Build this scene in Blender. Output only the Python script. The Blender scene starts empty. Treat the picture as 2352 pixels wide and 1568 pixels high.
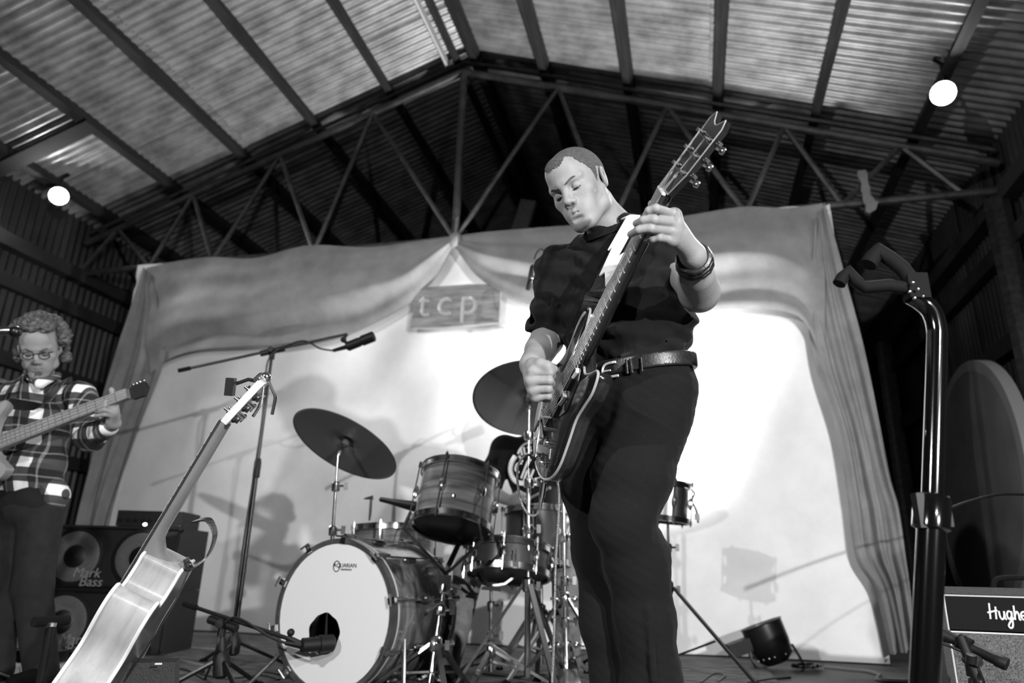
import bpy, bmesh, math, random
import numpy as np
from mathutils import Vector, Matrix

random.seed(7); np.random.seed(7)
SC = bpy.context.scene
COL = SC.collection

# ------------------------------------------------------------------ camera
F_PX = 1635.28
PITCH, ROLL, YAW = (math.radians(a) for a in (18.2637, 1.4823, 14.2483))
CAM = np.array([0, 0, .45])
FW = np.array([-math.sin(YAW)*math.cos(PITCH), math.cos(YAW)*math.cos(PITCH), math.sin(PITCH)])
RH = np.array([math.cos(YAW), math.sin(YAW), 0])          # horizontal right of the camera
HD = np.array([-math.sin(YAW), math.cos(YAW), 0])         # horizontal heading
_u = np.cross(RH, FW)
RT = RH*math.cos(ROLL) + _u*math.sin(ROLL)
UP = -RH*math.sin(ROLL) + _u*math.cos(ROLL)
cd = bpy.data.cameras.new('camera'); cam = bpy.data.objects.new('camera', cd); COL.objects.link(cam)
cd.sensor_width = 36; cd.lens = F_PX*36/2352; cd.clip_start = .05; cd.clip_end = 100
cam.matrix_world = Matrix(((RT[0], UP[0], -FW[0], CAM[0]), (RT[1], UP[1], -FW[1], CAM[1]), (RT[2], UP[2], -FW[2], CAM[2]), (0, 0, 0, 1)))
cd.dof.use_dof = True; cd.dof.focus_distance = 1.85; cd.dof.aperture_fstop = 2.4
SC.camera = cam

# ------------------------------------------------------------------ world, lights, exposure
wd = bpy.data.worlds.new('world'); SC.world = wd; wd.use_nodes = True
wd.node_tree.nodes['Background'].inputs[0].default_value = (1, 1, 1, 1)
wd.node_tree.nodes['Background'].inputs[1].default_value = .004
SC.view_settings.view_transform = 'Standard'; SC.view_settings.look = 'None'
SC.view_settings.gamma = 1; SC.view_settings.use_curve_mapping = False; SC.view_settings.exposure = 0.0
SC.cycles.use_denoising = True
SC.cycles.max_bounces = 6; SC.cycles.diffuse_bounces = 3; SC.cycles.glossy_bounces = 3; SC.cycles.use_adaptive_sampling = True; SC.cycles.adaptive_threshold = .07; SC.cycles.caustics_reflective = False; SC.cycles.caustics_refractive = False
SC.cycles.sample_clamp_indirect = 6

def spot(name, loc, target, energy, angle, blend=.5, radius=.06):
    l = bpy.data.lights.new(name, 'SPOT'); l.energy = energy; l.spot_size = math.radians(angle); l.spot_blend = blend; l.shadow_soft_size = radius
    o = bpy.data.objects.new(name, l); COL.objects.link(o); o.location = loc
    o.rotation_euler = (Vector(target)-Vector(loc)).to_track_quat('-Z', 'Y').to_euler()
    return o
# stage floods standing out in front of the low stage, in the audience; each gets an added, unseen plate that blocks its beam from the roof
FLOODS = [('front_flood_right', (2.02, -1.05, 1.3), (-1.9, 5.1, 1.1), 760, 84), ('front_flood_right_inner', (1.75, -1.9, 2.3), (-1.7, 5.1, 1.0), 430, 74), ('front_flood_left', (-2.2, -1.8, 2.35), (.3, 5.1, 1.0), 520, 70)]
for nm_, lo_, ta_, en_, an_ in FLOODS: spot(nm_, lo_, ta_, en_, an_, .5, .03)
# the par can on the floor by the backdrop throws its light up the cloth and onto the roof
spot('par_can_beam', (.36, 4.47, .26), (-1.8, 3.7, 4.6), 1150, 104, 1., .09)
# the two flood lamps under the roof
spot('roof_flood_beam_left', (-5.19, 4.38, 3.49), (-1.0, 1.5, .8), 160, 120, .6, .06)
spot('roof_flood_beam_right', (1.66, 4.30, 3.44), (-.4, 1.2, 1.0), 260, 100, .6, .06)

# ------------------------------------------------------------------ pixel -> place helpers (used for laying the stage out)
def ray(px, py): return RT*(px-1176)/F_PX + UP*(784-py)/F_PX + FW
def P(px, py, D): d = ray(px, py); return d*D/(d@HD)+CAM
def Q(px, py, z): return ray(px, py)*z+CAM
def PY(px, py, Y): d = ray(px, py); return d*Y/d[1]+CAM
def PX(px, py, X): d = ray(px, py); return d*X/d[0]+CAM
def PZ(px, py, Z=0.): d = ray(px, py); return d*(Z-CAM[2])/d[2]+CAM

# ------------------------------------------------------------------ materials
def lin(v): return v/12.92 if v <= .04045 else ((v+.055)/1.055)**2.4
MATS = {}
def M(name, v, rough=.5, metal=0., noise=None, bump=None, coat=0., stretch=None, sss=0., sheen=0., spec=None):
    """grey principled material; noise=(scale, amount), bump=(scale, strength), stretch=(x,y,z) squeezes the grain"""
    if name in MATS: return MATS[name]
    m = bpy.data.materials.new(name); m.use_nodes = True; nt = m.node_tree; b = nt.nodes['Principled BSDF']
    c = lin(v); b.inputs['Base Color'].default_value = (c, c, c, 1)
    b.inputs['Roughness'].default_value = rough; b.inputs['Metallic'].default_value = metal
    if coat: b.inputs['Coat Weight'].default_value = coat; b.inputs['Coat Roughness'].default_value = .06
    if sss: b.inputs['Subsurface Weight'].default_value = sss; b.inputs['Subsurface Scale'].default_value = .01; b.inputs['Subsurface Radius'].default_value = (1, 1, 1)
    if sheen: b.inputs['Sheen Weight'].default_value = sheen
    if spec is not None: b.inputs['Specular IOR Level'].default_value = spec
    if noise or bump:
        tc = nt.nodes.new('ShaderNodeTexCoord'); mp = nt.nodes.new('ShaderNodeMapping')
        nt.links.new(tc.outputs['Object'], mp.inputs[0])
        if stretch: mp.inputs['Scale'].default_value = stretch
    if noise:
        n = nt.nodes.new('ShaderNodeTexNoise'); n.inputs['Scale'].default_value = noise[0]; n.inputs['Detail'].default_value = 6; n.inputs['Roughness'].default_value = .62
        nt.links.new(mp.outputs[0], n.inputs['Vector'])
        r = nt.nodes.new('ShaderNodeValToRGB'); lo, hi = lin(max(0, v-noise[1])), lin(min(1, v+noise[1]))
        r.color_ramp.elements[0].position = .32; r.color_ramp.elements[1].position = .68
        r.color_ramp.elements[0].color = (lo, lo, lo, 1); r.color_ramp.elements[1].color = (hi, hi, hi, 1)
        nt.links.new(n.outputs[0], r.inputs[0]); nt.links.new(r.outputs[0], b.inputs['Base Color'])
    if bump:
        n2 = nt.nodes.new('ShaderNodeTexNoise'); n2.inputs['Scale'].default_value = bump[0]; n2.inputs['Detail'].default_value = 3
        nt.links.new(mp.outputs[0], n2.inputs['Vector'])
        bn = nt.nodes.new('ShaderNodeBump'); bn.inputs['Strength'].default_value = bump[1]; bn.inputs['Distance'].default_value = .004
        nt.links.new(n2.outputs[0], bn.inputs['Height']); nt.links.new(bn.outputs[0], b.inputs['Normal'])
    MATS[name] = m; return m
def MEMIT(name, strength):
    m = bpy.data.materials.new(name); m.use_nodes = True; b = m.node_tree.nodes['Principled BSDF']
    b.inputs['Base Color'].default_value = (0, 0, 0, 1); b.inputs['Emission Color'].default_value = (1, 1, 1, 1); b.inputs['Emission Strength'].default_value = strength
    MATS[name] = m; return m
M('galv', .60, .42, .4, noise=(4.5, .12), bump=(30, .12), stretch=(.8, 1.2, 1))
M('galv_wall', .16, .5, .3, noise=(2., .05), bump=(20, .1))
M('old_timber', .10, .9, noise=(5, .07), bump=(40, .4), stretch=(6, .5, 6))
M('timber_dark', .12, .85, noise=(4, .04), bump=(30, .3))
M('steel_paint', .27, .5, .3, noise=(9, .07))
M('white_cloth', .93, .9, noise=(3, .03), bump=(300, .1), sheen=.1)
M('grey_cloth', .52, .95, noise=(4, .05), bump=(300, .15))
M('stage_floor', .34, .8, noise=(2.5, .09), bump=(90, .3))
M('rug', .26, .95, noise=(7, .17), bump=(200, .5), stretch=(1, 5, 1))
M('chrome', .86, .18, 1.)
M('chrome_dull', .6, .28, 1.)
M('black_metal', .07, .35, .2, spec=.6)
M('black_gloss', .035, .12, 0, coat=.6)
M('black_plastic', .055, .55, spec=.35)
M('black_rubber', .035, .85, spec=.2)
M('black_vinyl', .09, .55, noise=(120, .02), bump=(400, .4))
M('cable', .06, .5)
M('cable_grey', .45, .6)
M('white_plastic', .85, .35)
M('ivory', .82, .35)
M('cymbal', .55, .42, .7, bump=(60, .1))
M('cymbal_dark', .40, .45, .7, bump=(60, .1))
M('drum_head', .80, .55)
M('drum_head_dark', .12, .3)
M('ply_dark', .22, .5, noise=(6, .06), stretch=(1, 8, 1))
M('nickel', .75, .22, 1.)

# ------------------------------------------------------------------ mesh builder
def nrm(v): v = np.asarray(v, float); return v/(np.linalg.norm(v)+1e-12)
def basis(ax, hint=None):
    ax = nrm(ax); h = np.array([0, 0, 1.]) if hint is None else np.asarray(hint, float)
    if abs(ax@nrm(h)) > .98: h = np.array([1., 0, 0])
    x = nrm(np.cross(h, ax)); y = np.cross(ax, x); return x, y, ax
class MB:
    def __init__(s): s.v = []; s.f = []
    def add(s, vs, fs):
        n = len(s.v); s.v += [tuple(map(float, q)) for q in vs]; s.f += [tuple(i+n for i in q) for q in fs]; return s
    def box(s, c, size, A=None):
        A = np.eye(3) if A is None else np.asarray(A, float)      # rows = axes
        h = np.asarray(size, float)/2; vs = [np.asarray(c)+sx*h[0]*A[0]+sy*h[1]*A[1]+sz*h[2]*A[2] for sx in (-1, 1) for sy in (-1, 1) for sz in (-1, 1)]
        fl = 1 if np.linalg.det(A) > 0 else -1
        return s.add(vs, [q[::fl] for q in [(0, 1, 3, 2), (4, 6, 7, 5), (0, 4, 5, 1), (2, 3, 7, 6), (0, 2, 6, 4), (1, 5, 7, 3)]])
    def tube(s, pts, r, n=8, cap=True, closed=False, flat=None):
        pts = [np.asarray(p, float) for p in pts]; m = len(pts); rs = [r]*m if np.isscalar(r) else list(r)
        vs = []; x = None
        for i, p in enumerate(pts):
            t = (pts[(i+1) % m]-pts[i-1]) if closed else (pts[min(i+1, m-1)]-pts[max(i-1, 0)])
            t = nrm(t)
            if x is None: x = basis(t, flat)[0]
            x = nrm(x-t*(x@t)); y = np.cross(t, x)
            for k in range(n):
                a = 2*math.pi*k/n; vs.append(p+rs[i]*(math.cos(a)*x+math.sin(a)*y))
        fs = []
        for i in range(m if closed else m-1):
            j = (i+1) % m
            for k in range(n): fs.append((i*n+k, i*n+(k+1) % n, j*n+(k+1) % n, j*n+k))
        if cap and not closed: fs += [tuple(range(n))[::-1], tuple((m-1)*n+k for k in range(n))]
        return s.add(vs, fs)
    def strip(s, pts, w, th, side):
        """flat band along pts: width w along side[i], thickness th"""
        pts = [np.asarray(p, float) for p in pts]; m = len(pts); vs = []
        for i, p in enumerate(pts):
            t = nrm(pts[min(i+1, m-1)]-pts[max(i-1, 0)]); sd = np.asarray(side[i] if isinstance(side, list) else side, float); sd = nrm(sd-t*(sd@t)); u = np.cross(t, sd)
            ww = w[i] if not np.isscalar(w) else w
            vs += [p-sd*ww/2-u*th/2, p+sd*ww/2-u*th/2, p+sd*ww/2+u*th/2, p-sd*ww/2+u*th/2]
        fs = [(i*4+k, i*4+(k+1) % 4, i*4+4+(k+1) % 4, i*4+4+k) for i in range(m-1) for k in range(4)]+[(3, 2, 1, 0), tuple((m-1)*4+k for k in range(4))]
        return s.add(vs, fs)
    def lathe(s, o, ax, prof, n=24, hint=None, closed=False):
        x, y, a = basis(ax, hint); o = np.asarray(o, float); vs = []; m = len(prof)
        for r, h in prof:
            for k in range(n):
                t = 2*math.pi*k/n; vs.append(o+a*h+r*(math.cos(t)*x+math.sin(t)*y))
        fs = [(i*n+k, i*n+(k+1) % n, ((i+1) % m)*n+(k+1) % n, ((i+1) % m)*n+k) for i in range(m if closed else m-1) for k in range(n)]
        if not closed:
            if prof[0][0] > 1e-6: fs.append(tuple(range(n))[::-1])
            if prof[-1][0] > 1e-6: fs.append(tuple((m-1)*n+k for k in range(n)))
        return s.add(vs, fs)
    def prism(s, out, o, ax, ay, t0, t1):
        """outline (2d, ccw) in plane o,ax,ay extruded along ax x ay from t0 to t1"""
        ax = np.asarray(ax, float); ay = np.asarray(ay, float); az = np.cross(ax, ay); n = len(out)
        vs = [np.asarray(o)+ax*a+ay*b+az*t for t in (t0, t1) for a, b in out]
        fs = [tuple(range(n))[::-1], tuple(range(n, 2*n))]+[(k, (k+1) % n, n+(k+1) % n, n+k) for k in range(n)]
        return s.add(vs, fs)
    def ell(s, c, r, A=None, n=12, m=8):
        A = np.eye(3) if A is None else np.asarray(A, float); r = (r, r, r) if np.isscalar(r) else r
        vs = [np.asarray(c)+A[2]*r[2], np.asarray(c)-A[2]*r[2]]
        for i in range(1, m):
            th = math.pi*i/m
            for k in range(n):
                ph = 2*math.pi*k/n; vs.append(np.asarray(c)+A[0]*r[0]*math.sin(th)*math.cos(ph)+A[1]*r[1]*math.sin(th)*math.sin(ph)+A[2]*r[2]*math.cos(th))
        fs = []
        for k in range(n):
            fs.append((0, 2+k, 2+(k+1) % n)); fs.append((1, 2+(m-2)*n+(k+1) % n, 2+(m-2)*n+k))
            for i in range(m-2): fs.append((2+i*n+k, 2+(i+1)*n+k, 2+(i+1)*n+(k+1) % n, 2+i*n+(k+1) % n))
        return s.add(vs, fs)
    def grid(s, fn, nu, nv):
        vs = [fn(i/nu, j/nv) for j in range(nv+1) for i in range(nu+1)]
        return s.add(vs, [(j*(nu+1)+i, j*(nu+1)+i+1, (j+1)*(nu+1)+i+1, (j+1)*(nu+1)+i) for j in range(nv) for i in range(nu)])

MW = {}      # world matrix of each thing, to place parts given in world coordinates
def link(o, parent=None):
    COL.objects.link(o)
    if parent is not None: o.parent = parent
    return o
def tag(o, label=None, cat=None, group=None, kind=None):
    for k, v in (('label', label), ('category', cat), ('group', group), ('kind', kind)):
        if v: o[k] = v
    return o
def thing(name, label, cat, loc=(0, 0, 0), A=None, group=None, kind=None):
    o = bpy.data.objects.new(name, None); o.empty_display_size = .05
    m = Matrix.Identity(4)
    if A is not None:
        A = np.asarray(A, float)                       # rows = local axes in world
        for i in range(3):
            for j in range(3): m[j][i] = A[i][j]
    m.translation = Vector([float(q) for q in loc]); o.matrix_world = m; MW[o] = m
    link(o); tag(o, label, cat, group, kind); return o
def obj(name, mb, mat, parent=None, smooth=True, world=True, label=None, angle=40):
    """mb: MB or (verts, faces); world coordinates unless world=False (then in the frame of the parent thing)"""
    v, f = (mb.v, mb.f) if isinstance(mb, MB) else mb
    va = np.asarray(v, float)
    root = parent
    if parent is not None and parent not in MW:
        while root.parent is not None: root = root.parent
    if parent is None:
        c = (va.min(0)+va.max(0))/2; c[2] = va[:, 2].min(); m = Matrix.Translation(Vector(c)); va = va-c
    elif world:
        m = MW[root]; inv = np.array(m.inverted()); va = va@inv[:3, :3].T+inv[:3, 3]
    me = bpy.data.meshes.new(name); me.from_pydata(va.tolist() if not isinstance(f, np.ndarray) else va, [], f.tolist() if isinstance(f, np.ndarray) else f); me.update()
    if mat: me.materials.append(MATS[mat] if isinstance(mat, str) else mat)
    if smooth and len(me.polygons):
        me.polygons.foreach_set('use_smooth', [True]*len(me.polygons))
        if angle < 179: me.set_sharp_from_angle(angle=math.radians(angle))
    o = bpy.data.objects.new(name, me); link(o, parent)
    if parent is None: o.matrix_world = m; MW[o] = m
    if label: o['label'] = label
    return o
def inst(src, name, parent, mat4):
    """a piece sharing src's mesh, placed by a matrix local to parent"""
    o = bpy.data.objects.new(name, src.data); link(o, parent); o.matrix_local = mat4; return o
def copy_tree(o, parent=None):
    c = o.copy(); COL.objects.link(c); c.parent = parent
    for ch in list(o.children): copy_tree(ch, c)
    return c
def solo(name, mb, mat, label, cat, group=None, kind=None, **k): return tag(obj(name, mb, mat, **k), label, cat, group, kind)
def text_mb(s, size, o, ax, ay, depth=.001, align='CENTER', mb=None, shear=0., spc=1.):
    cu = bpy.data.curves.new('t', 'FONT'); cu.body = s; cu.size = size; cu.extrude = depth/2; cu.align_x = align; cu.align_y = 'CENTER'; cu.shear = shear; cu.space_character = spc; cu.resolution_u = 4
    t = bpy.data.objects.new('t', cu); COL.objects.link(t); dg = bpy.context.evaluated_depsgraph_get(); me = bpy.data.meshes.new_from_object(t.evaluated_get(dg))
    mb = mb or MB(); ax = nrm(ax); ay = nrm(ay); az = np.cross(ax, ay)
    mb.add([np.asarray(o)+ax*v.co.x+ay*v.co.y+az*(v.co.z+depth/2) for v in me.vertices], [tuple(p.vertices) for p in me.polygons])
    bpy.data.objects.remove(t); bpy.data.curves.remove(cu); bpy.data.meshes.remove(me); return mb
def smoothpath(pts, n=6, closed=False):
    """Catmull-Rom through pts"""
    p = [np.asarray(q, float) for q in pts]; m = len(p); out = []
    rng = range(m if closed else m-1)
    for i in rng:
        if closed: a, b, c, d = p[i-1], p[i], p[(i+1) % m], p[(i+2) % m]
        else: a, b, c, d = p[max(i-1, 0)], p[i], p[i+1], p[min(i+2, m-1)]
        for k in range(n):
            t = k/n; out.append(.5*(2*b+(c-a)*t+(2*a-5*b+4*c-d)*t*t+(3*b-a-3*c+d)*t**3))
    if not closed: out.append(p[-1])
    return out
def interp(xs, pts):
    """polyline pts (list of vectors) parameterised 0..1 by arc length -> function"""
    p = np.array(pts, float); L = np.r_[0, np.cumsum(np.linalg.norm(np.diff(p, axis=0), axis=1))]; L /= L[-1]
    return np.array([np.interp(xs, L, p[:, k]) for k in range(p.shape[1])])
# ================================================================== the shed
TY = 5.1; RX = -1.81; SLOPE = .362; XL, XR = -5.6, 2.25
Y0, Y1 = -3.04, 9.88
def zc(x): return 4.80-SLOPE*abs(x-RX)            # truss top chord
def zr(x): return 5.08-SLOPE*abs(x-RX)            # roof underside
floor = solo('floor', MB().box((-1.7, 3.4, -.05), (8.2, 13.2, .1)), 'stage_floor', None, None, kind='structure')
tag(solo('stage_rug', MB().box((-1.6, 3.45, .006), (3.9, 2.5, .012)), 'rug', 'dark worn rug under the drum kit', 'rug'))

# corrugated sheets: one mesh, many pieces
def corrugated(length, pitch=.0762, waves=10, amp=.0165, seg=6, extra=1):
    n = int(waves*seg)+extra; vs = []; fs = []
    for i in range(n+1):
        y = i*pitch/seg; z = amp*math.sin(2*math.pi*i/seg)
        vs += [(0, y, z), (length*.5, y, z-.002), (length, y, z)]
    for i in range(n):
        for k in (0, 1): fs.append((i*3+k, i*3+k+1, i*3+4+k, i*3+3+k))
    return vs, fs
ceiling = thing('ceiling', None, None, (RX, Y0, zr(RX)), kind='structure')
Ls = math.hypot(1, SLOPE); ang = math.atan(SLOPE)
half = (XR-RX)+.15
src = None
for side in (1, -1):
    for row, (d0, d1) in enumerate(((-.06, 2.25), (2.12, half))):
        L = (d1-d0)*Ls; src = None
        for k in range(17):
            if src is None:
                src = obj('roof_sheet', corrugated(L), 'galv', ceiling, world=False, angle=180); o = src
            else: o = inst(src, 'roof_sheet', ceiling, Matrix.Identity(4))
            rot = Matrix.Rotation(ang*1, 4, 'Y') if side == 1 else Matrix.Rotation(math.pi, 4, 'Z')@Matrix.Rotation(ang, 4, 'Y')
            yy = k*.762+(0 if side == 1 else .774)
            o.matrix_local = Matrix.Translation((side*d0, yy, -d0*SLOPE+.012*row*-1+.006*(k % 2)+random.uniform(0, .003)))@rot
psrc = None
for d in (.11, .76, 1.49, 2.21, 2.93, 3.62):
    for side in (1, -1):
        if psrc is None:
            mb = MB(); nn = 26
            for i in range(nn):                         # rough sawn: slightly uneven edges
                y0, y1 = i*(Y1-Y0)/nn, (i+1)*(Y1-Y0)/nn
            pts = []
            for i in range(nn+1):
                j = [random.uniform(-.004, .004) for _ in range(8)]
                y = i*(Y1-Y0)/nn
                pts += [(-.035+j[0], y, -.105+j[1]), (.035+j[2], y, -.105+j[3]), (.035+j[4], y, 0), (-.035+j[6], y, 0)]
            mb.add(pts, [(i*4+k, i*4+(k+1) % 4, i*4+4+(k+1) % 4, i*4+4+k) for i in range(nn) for k in range(4)]+[(3, 2, 1, 0), tuple(nn*4+k for k in range(4))])
            psrc = obj('purlin', mb, 'old_timber', ceiling, world=False, smooth=False); o = psrc
        else: o = inst(psrc, 'purlin', ceiling, Matrix.Identity(4))
        o.matrix_local = Matrix.Translation((side*d, 0, -d*SLOPE-.012))@Matrix.Rotation(side*ang, 4, 'Y')
# a flat board fixed across the left purlins, and the pale timber laid along the ridge
def under_roof(px, py, drop):
    lo, hi = 1.5, 6.
    for _ in range(40):
        m = (lo+hi)/2; q = PY(px, py, m); lo, hi = (m, hi) if q[2] < zr(q[0])-drop else (lo, m)
    return PY(px, py, lo)
b0 = under_roof(212, 286, .14); b1 = b0+np.array([-1.5, 0, -1.5*SLOPE])
obj('cross_board', MB().strip([b0, b1], .14, .03, (0, 1, 0)), 'timber_dark', ceiling, smooth=False)
obj('ridge_batten', MB().box((RX-.17, 2.6, zr(RX)-.16), (.02, 5.0, .07)), 'ivory', ceiling, smooth=False)

# truss: a tubular fabricated frame
truss = thing('roof_truss', 'welded steel roof truss with zigzag web above the backdrop', None, (RX, TY, 3.1), kind='structure')
for side in (1, -1):
    xe = XR if side == 1 else XL
    obj('top_chord', MB().tube([(RX, TY, zc(RX)), (xe, TY, zc(xe))], .032, 8), 'steel_paint', truss)
    obj('upper_chord', MB().tube([(RX, TY+.02, zc(RX)+.12), (xe, TY+.02, zc(xe)+.12)], .018, 6), 'steel_paint', truss)
obj('bottom_chord', MB().tube([(XL, TY, 3.11), (XR, TY, 3.11)], .03, 8), 'steel_paint', truss)
obj('king_post', MB().tube([(RX, TY, zc(RX)), (RX, TY, 3.11)], .033, 8), 'steel_paint', truss)
for side in (1, -1):
    tops = [.87, 1.78, 2.66, 3.45]; bots = [.0, 1.3, 2.32, 3.0, 3.8]
    for i, t in enumerate(tops):
        for b in (bots[i], bots[i+1]):
            obj('web_member', MB().tube([(RX+side*t, TY, zc(RX+side*t)), (RX+side*b, TY, 3.11)], .021, 6), 'steel_paint', truss)
# short offcut of timber leaning behind the backdrop top, cloth strip tied to the chord
solo('timber_plank', MB().strip([[PY(1185, 540, 5.5)[0]-.9, 5.5, .0], PY(1215, 462, 5.5)], .14, .05, (1, 0, 0)), 'old_timber', 'timber plank leaning behind the backdrop, its end above the curtain', 'timber', smooth=False)
cs = [PY(1978, 392, 5.05), PY(1986, 420, 5.04), PY(1990, 448, 5.05), PY(2000, 470, 5.04)]
mb = MB().strip(smoothpath(cs, 5), [.05, .06, .07, .06, .05, .045, .05, .06, .06, .05, .05, .06, .07, .08, .07, .06], .012, (1, 0, 0))
mb.strip([PY(2003, 462, 5.02), PY(2000, 478, 5.02), PY(1992, 488, 5.02)], [.08, .07, .03], .012, (1, 0, 0))
solo('cloth_tie', mb, 'grey_cloth', 'pale strip of cloth knotted around the truss chord at right', 'cloth strip')

# walls of corrugated iron on posts and rails
def wall(name, x, side):
    w = thing(name, None, None, (x, Y0, 0), kind='structure'); s0 = None
    zt = zr(x)
    for k in range(17):
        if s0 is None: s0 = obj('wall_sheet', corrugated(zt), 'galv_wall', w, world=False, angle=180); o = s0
        else: o = inst(s0, 'wall_sheet', w, Matrix.Identity(4))
        o.matrix_local = Matrix.Translation((side*.06, k*.762, 0))@Matrix.Rotation(-math.pi/2, 4, 'Y')
    for z in (.55, 1.35, 2.1, 2.75): obj('rail', MB().box((x, (Y0+Y1)/2, z), (.06, Y1-Y0, .12)), 'timber_dark', w, smooth=False)
    obj('wall_plate', MB().box((x, (Y0+Y1)/2, 3.08), (.12, Y1-Y0, .12)), 'timber_dark', w, smooth=False)
    for y in ((-1.4, 1.85, 5.12, 8.4) if side == 1 else (-1.4, 1.85, 8.4)): obj('post', MB().tube([(x-side*.06, y, 0), (x-side*.06, y, 3.05)], .085, 8), 'old_timber', w)
    return w
wall('wall_left', XL, -1); wall('wall_right', XR, 1)
wb = thing('wall_back', None, None, (XL, Y1, 0), kind='structure'); s0 = None
for k in range(11):
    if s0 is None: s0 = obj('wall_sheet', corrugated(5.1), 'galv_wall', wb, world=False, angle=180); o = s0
    else: o = inst(s0, 'wall_sheet', wb, Matrix.Identity(4))
    o.matrix_local = Matrix.Translation((k*.762, 0, 0))@Matrix.Rotation(-math.pi/2, 4, 'Z')@Matrix.Rotation(-math.pi/2, 4, 'Y')

# ------------------------------------------------------------------ the backdrop of cloth
def wr(x, z):
    a = .012*math.sin(2.1*x+.9*z)+.010*math.sin(3.3*x-1.7*z+1)+.006*math.sin(7*x+3.1*z)+.004*math.sin(-9*x+7*z+2)
    a += .008*math.sin(5*(x+z*.6)+1.3*math.sin(1.1*z))*max(0, min(1, (z-.3)))
    a += .016*max(0, math.sin(4.2*(x+1.8)/(3.6-z+.4)*1.5+.8))**3*max(0, min(1, (z-.4)/1.2))+.008*math.sin(2.6*x+4.4*z)*math.sin(1.3*x-.7)
    return a*1.5
def sheet(u, v):
    x = -4.88+u*(1.10+4.88); z = .0+v*3.1
    return (x, TY-.02+wr(x, z)+.10*(1-v)**3*(.4+.6*math.sin(6*x)**2)*0-.03*(1-v), z+.01)
solo('backdrop_sheet', MB().grid(sheet, 150, 80), 'white_cloth', 'large white sheet hung behind the drums as backdrop', 'backdrop', angle=180)
def swag(name, top, bot, label, nf, amp, ph, Y=5.0, mat='grey_cloth', gather=.6, group=None):
    T = [PY(px, py, Y) for px, py in top]; B = [PY(px, py, Y-.05) for px, py in bot]
    T = smoothpath(T, 6); B = smoothpath(B, 6)
    def fn(u, v):
        a = interp(u, T); b = interp(u, B); p = a+(b-a)*v
        e = math.sin(math.pi*min(max(u, .02), .98))**.4
        sag = .10*e*math.sin(math.pi*v)
        q = amp*e*(math.sin(2*math.pi*(nf*v**1.3+ph+.25*math.sin(3.1*u)))+.45*math.sin(2*math.pi*(nf*2.3*v+ph*2+.5*u)))
        rip = .006*math.sin(23*u+9*v)
        p = p+np.array([0, -sag-q-rip-.04, 0]); return p
    return solo(name, MB().grid(fn, 70, 40), mat, label, 'curtain', group, angle=180)
swag('curtain_swag', [(345, 620), (480, 597), (590, 600), (705, 570), (870, 572), (1043, 546)],
     [(352, 862), (400, 824), (470, 806), (560, 800), (700, 790), (800, 770), (900, 726), (960, 688), (1005, 635), (1042, 572)],
     'grey muslin swag sagging from the left corner to the centre tie', 1.7, .024, .15)
swag('curtain_swag', [(1048, 548), (1200, 530), (1330, 521), (1500, 512), (1690, 482), (1800, 486), (1888, 473)],
     [(1050, 574), (1100, 640), (1180, 690), (1260, 718), (1400, 735), (1590, 724), (1700, 716), (1800, 722), (1850, 752), (1893, 850)],
     'grey muslin swag sagging from the centre tie to the right corner', 1.9, .024, .3)
def drape(name, outer, inner, label, nf, amp, Y=4.98):
    T = smoothpath([PY(a, b, Y) for a, b in outer], 6); B = smoothpath([PY(a, b, Y) for a, b in inner], 6)
    def fn(u, v):
        a = interp(v, T); b = interp(v, B); p = a+(b-a)*u
        q = amp*(math.sin(2*math.pi*(nf*u+.12*math.sin(4*v)))+.35*math.sin(2*math.pi*(nf*2.6*u+v)))*(.35+.65*v)
        return p+np.array([0, -.06-q-.006*math.sin(17*v+6*u), 0])
    return solo(name, MB().grid(fn, 36, 70), 'grey_cloth', label, 'curtain', angle=180)
drape('side_curtain', [(342, 620), (312, 720), (285, 800), (245, 950), (205, 1140), (178, 1290), (165, 1420)], [(362, 640), (385, 760), (392, 830), (335, 1000), (270, 1190), (258, 1300), (262, 1425)],
      'grey muslin side curtain hanging down the left edge of the backdrop', 2.2, .045)
drape('side_curtain', [(1892, 475), (1935, 640), (1972, 780), (2010, 960), (2040, 1100), (2060, 1170), (2078, 1300), (2100, 1490)], [(1868, 520), (1852, 690), (1868, 830), (1920, 1000), (1945, 1150), (1962, 1280), (2008, 1360), (2040, 1500)],
      'grey muslin side curtain gathered down the right edge of the backdrop', 2.6, .045)
# centre tie knot and the carved sign
solo('curtain_knot', MB().ell(PY(1046, 552, 4.92), (.06, .05, .07)).tube([PY(1046, 540, 4.95), PY(1050, 500, 5.06)], .012, 6), 'grey_cloth', 'bunched cloth knot tying both swags to the truss', 'knot')
sg = [PY(a, b, 4.93) for a, b in ((945, 755), (1147, 746), (1152, 650), (953, 664))]
o_ = (sg[0]+sg[1]+sg[2]+sg[3])/4; ax_ = nrm(sg[1]-sg[0]); ay_ = np.array([0, 0, 1.]); ay_ = nrm(ay_-ax_*(ay_@ax_)); w_, h_ = np.linalg.norm(sg[1]-sg[0])/2, np.linalg.norm(sg[3]-sg[0])/2
M('sign_wood', .47, .7, noise=(5, .10), bump=(60, .2), stretch=(1, 6, 6)); M('sign_cut', .72, .8)
sign = thing('wooden_sign', 'carved wooden board reading tcp hanging on the backdrop', 'sign', o_)
bo = obj('board', MB().prism([(-w_, -h_), (-w_*.55, -h_*1.06), (.2*w_, -h_*1.0), (w_, -h_*.93), (w_*1.0, h_*.94), (.3*w_, h_*1.03), (-w_*.96, h_)], o_, ax_, ay_, -.02, .02), 'sign_wood', sign, smooth=False)
cut = MB(); text_mb('tcp', .32, o_-ax_*w_*.17-np.cross(ax_, ay_)*-.008+ay_*.02, ax_, ay_, .05, mb=cut, spc=1.3)
co = obj('cutter', cut, 'sign_cut', sign, smooth=False)
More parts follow.
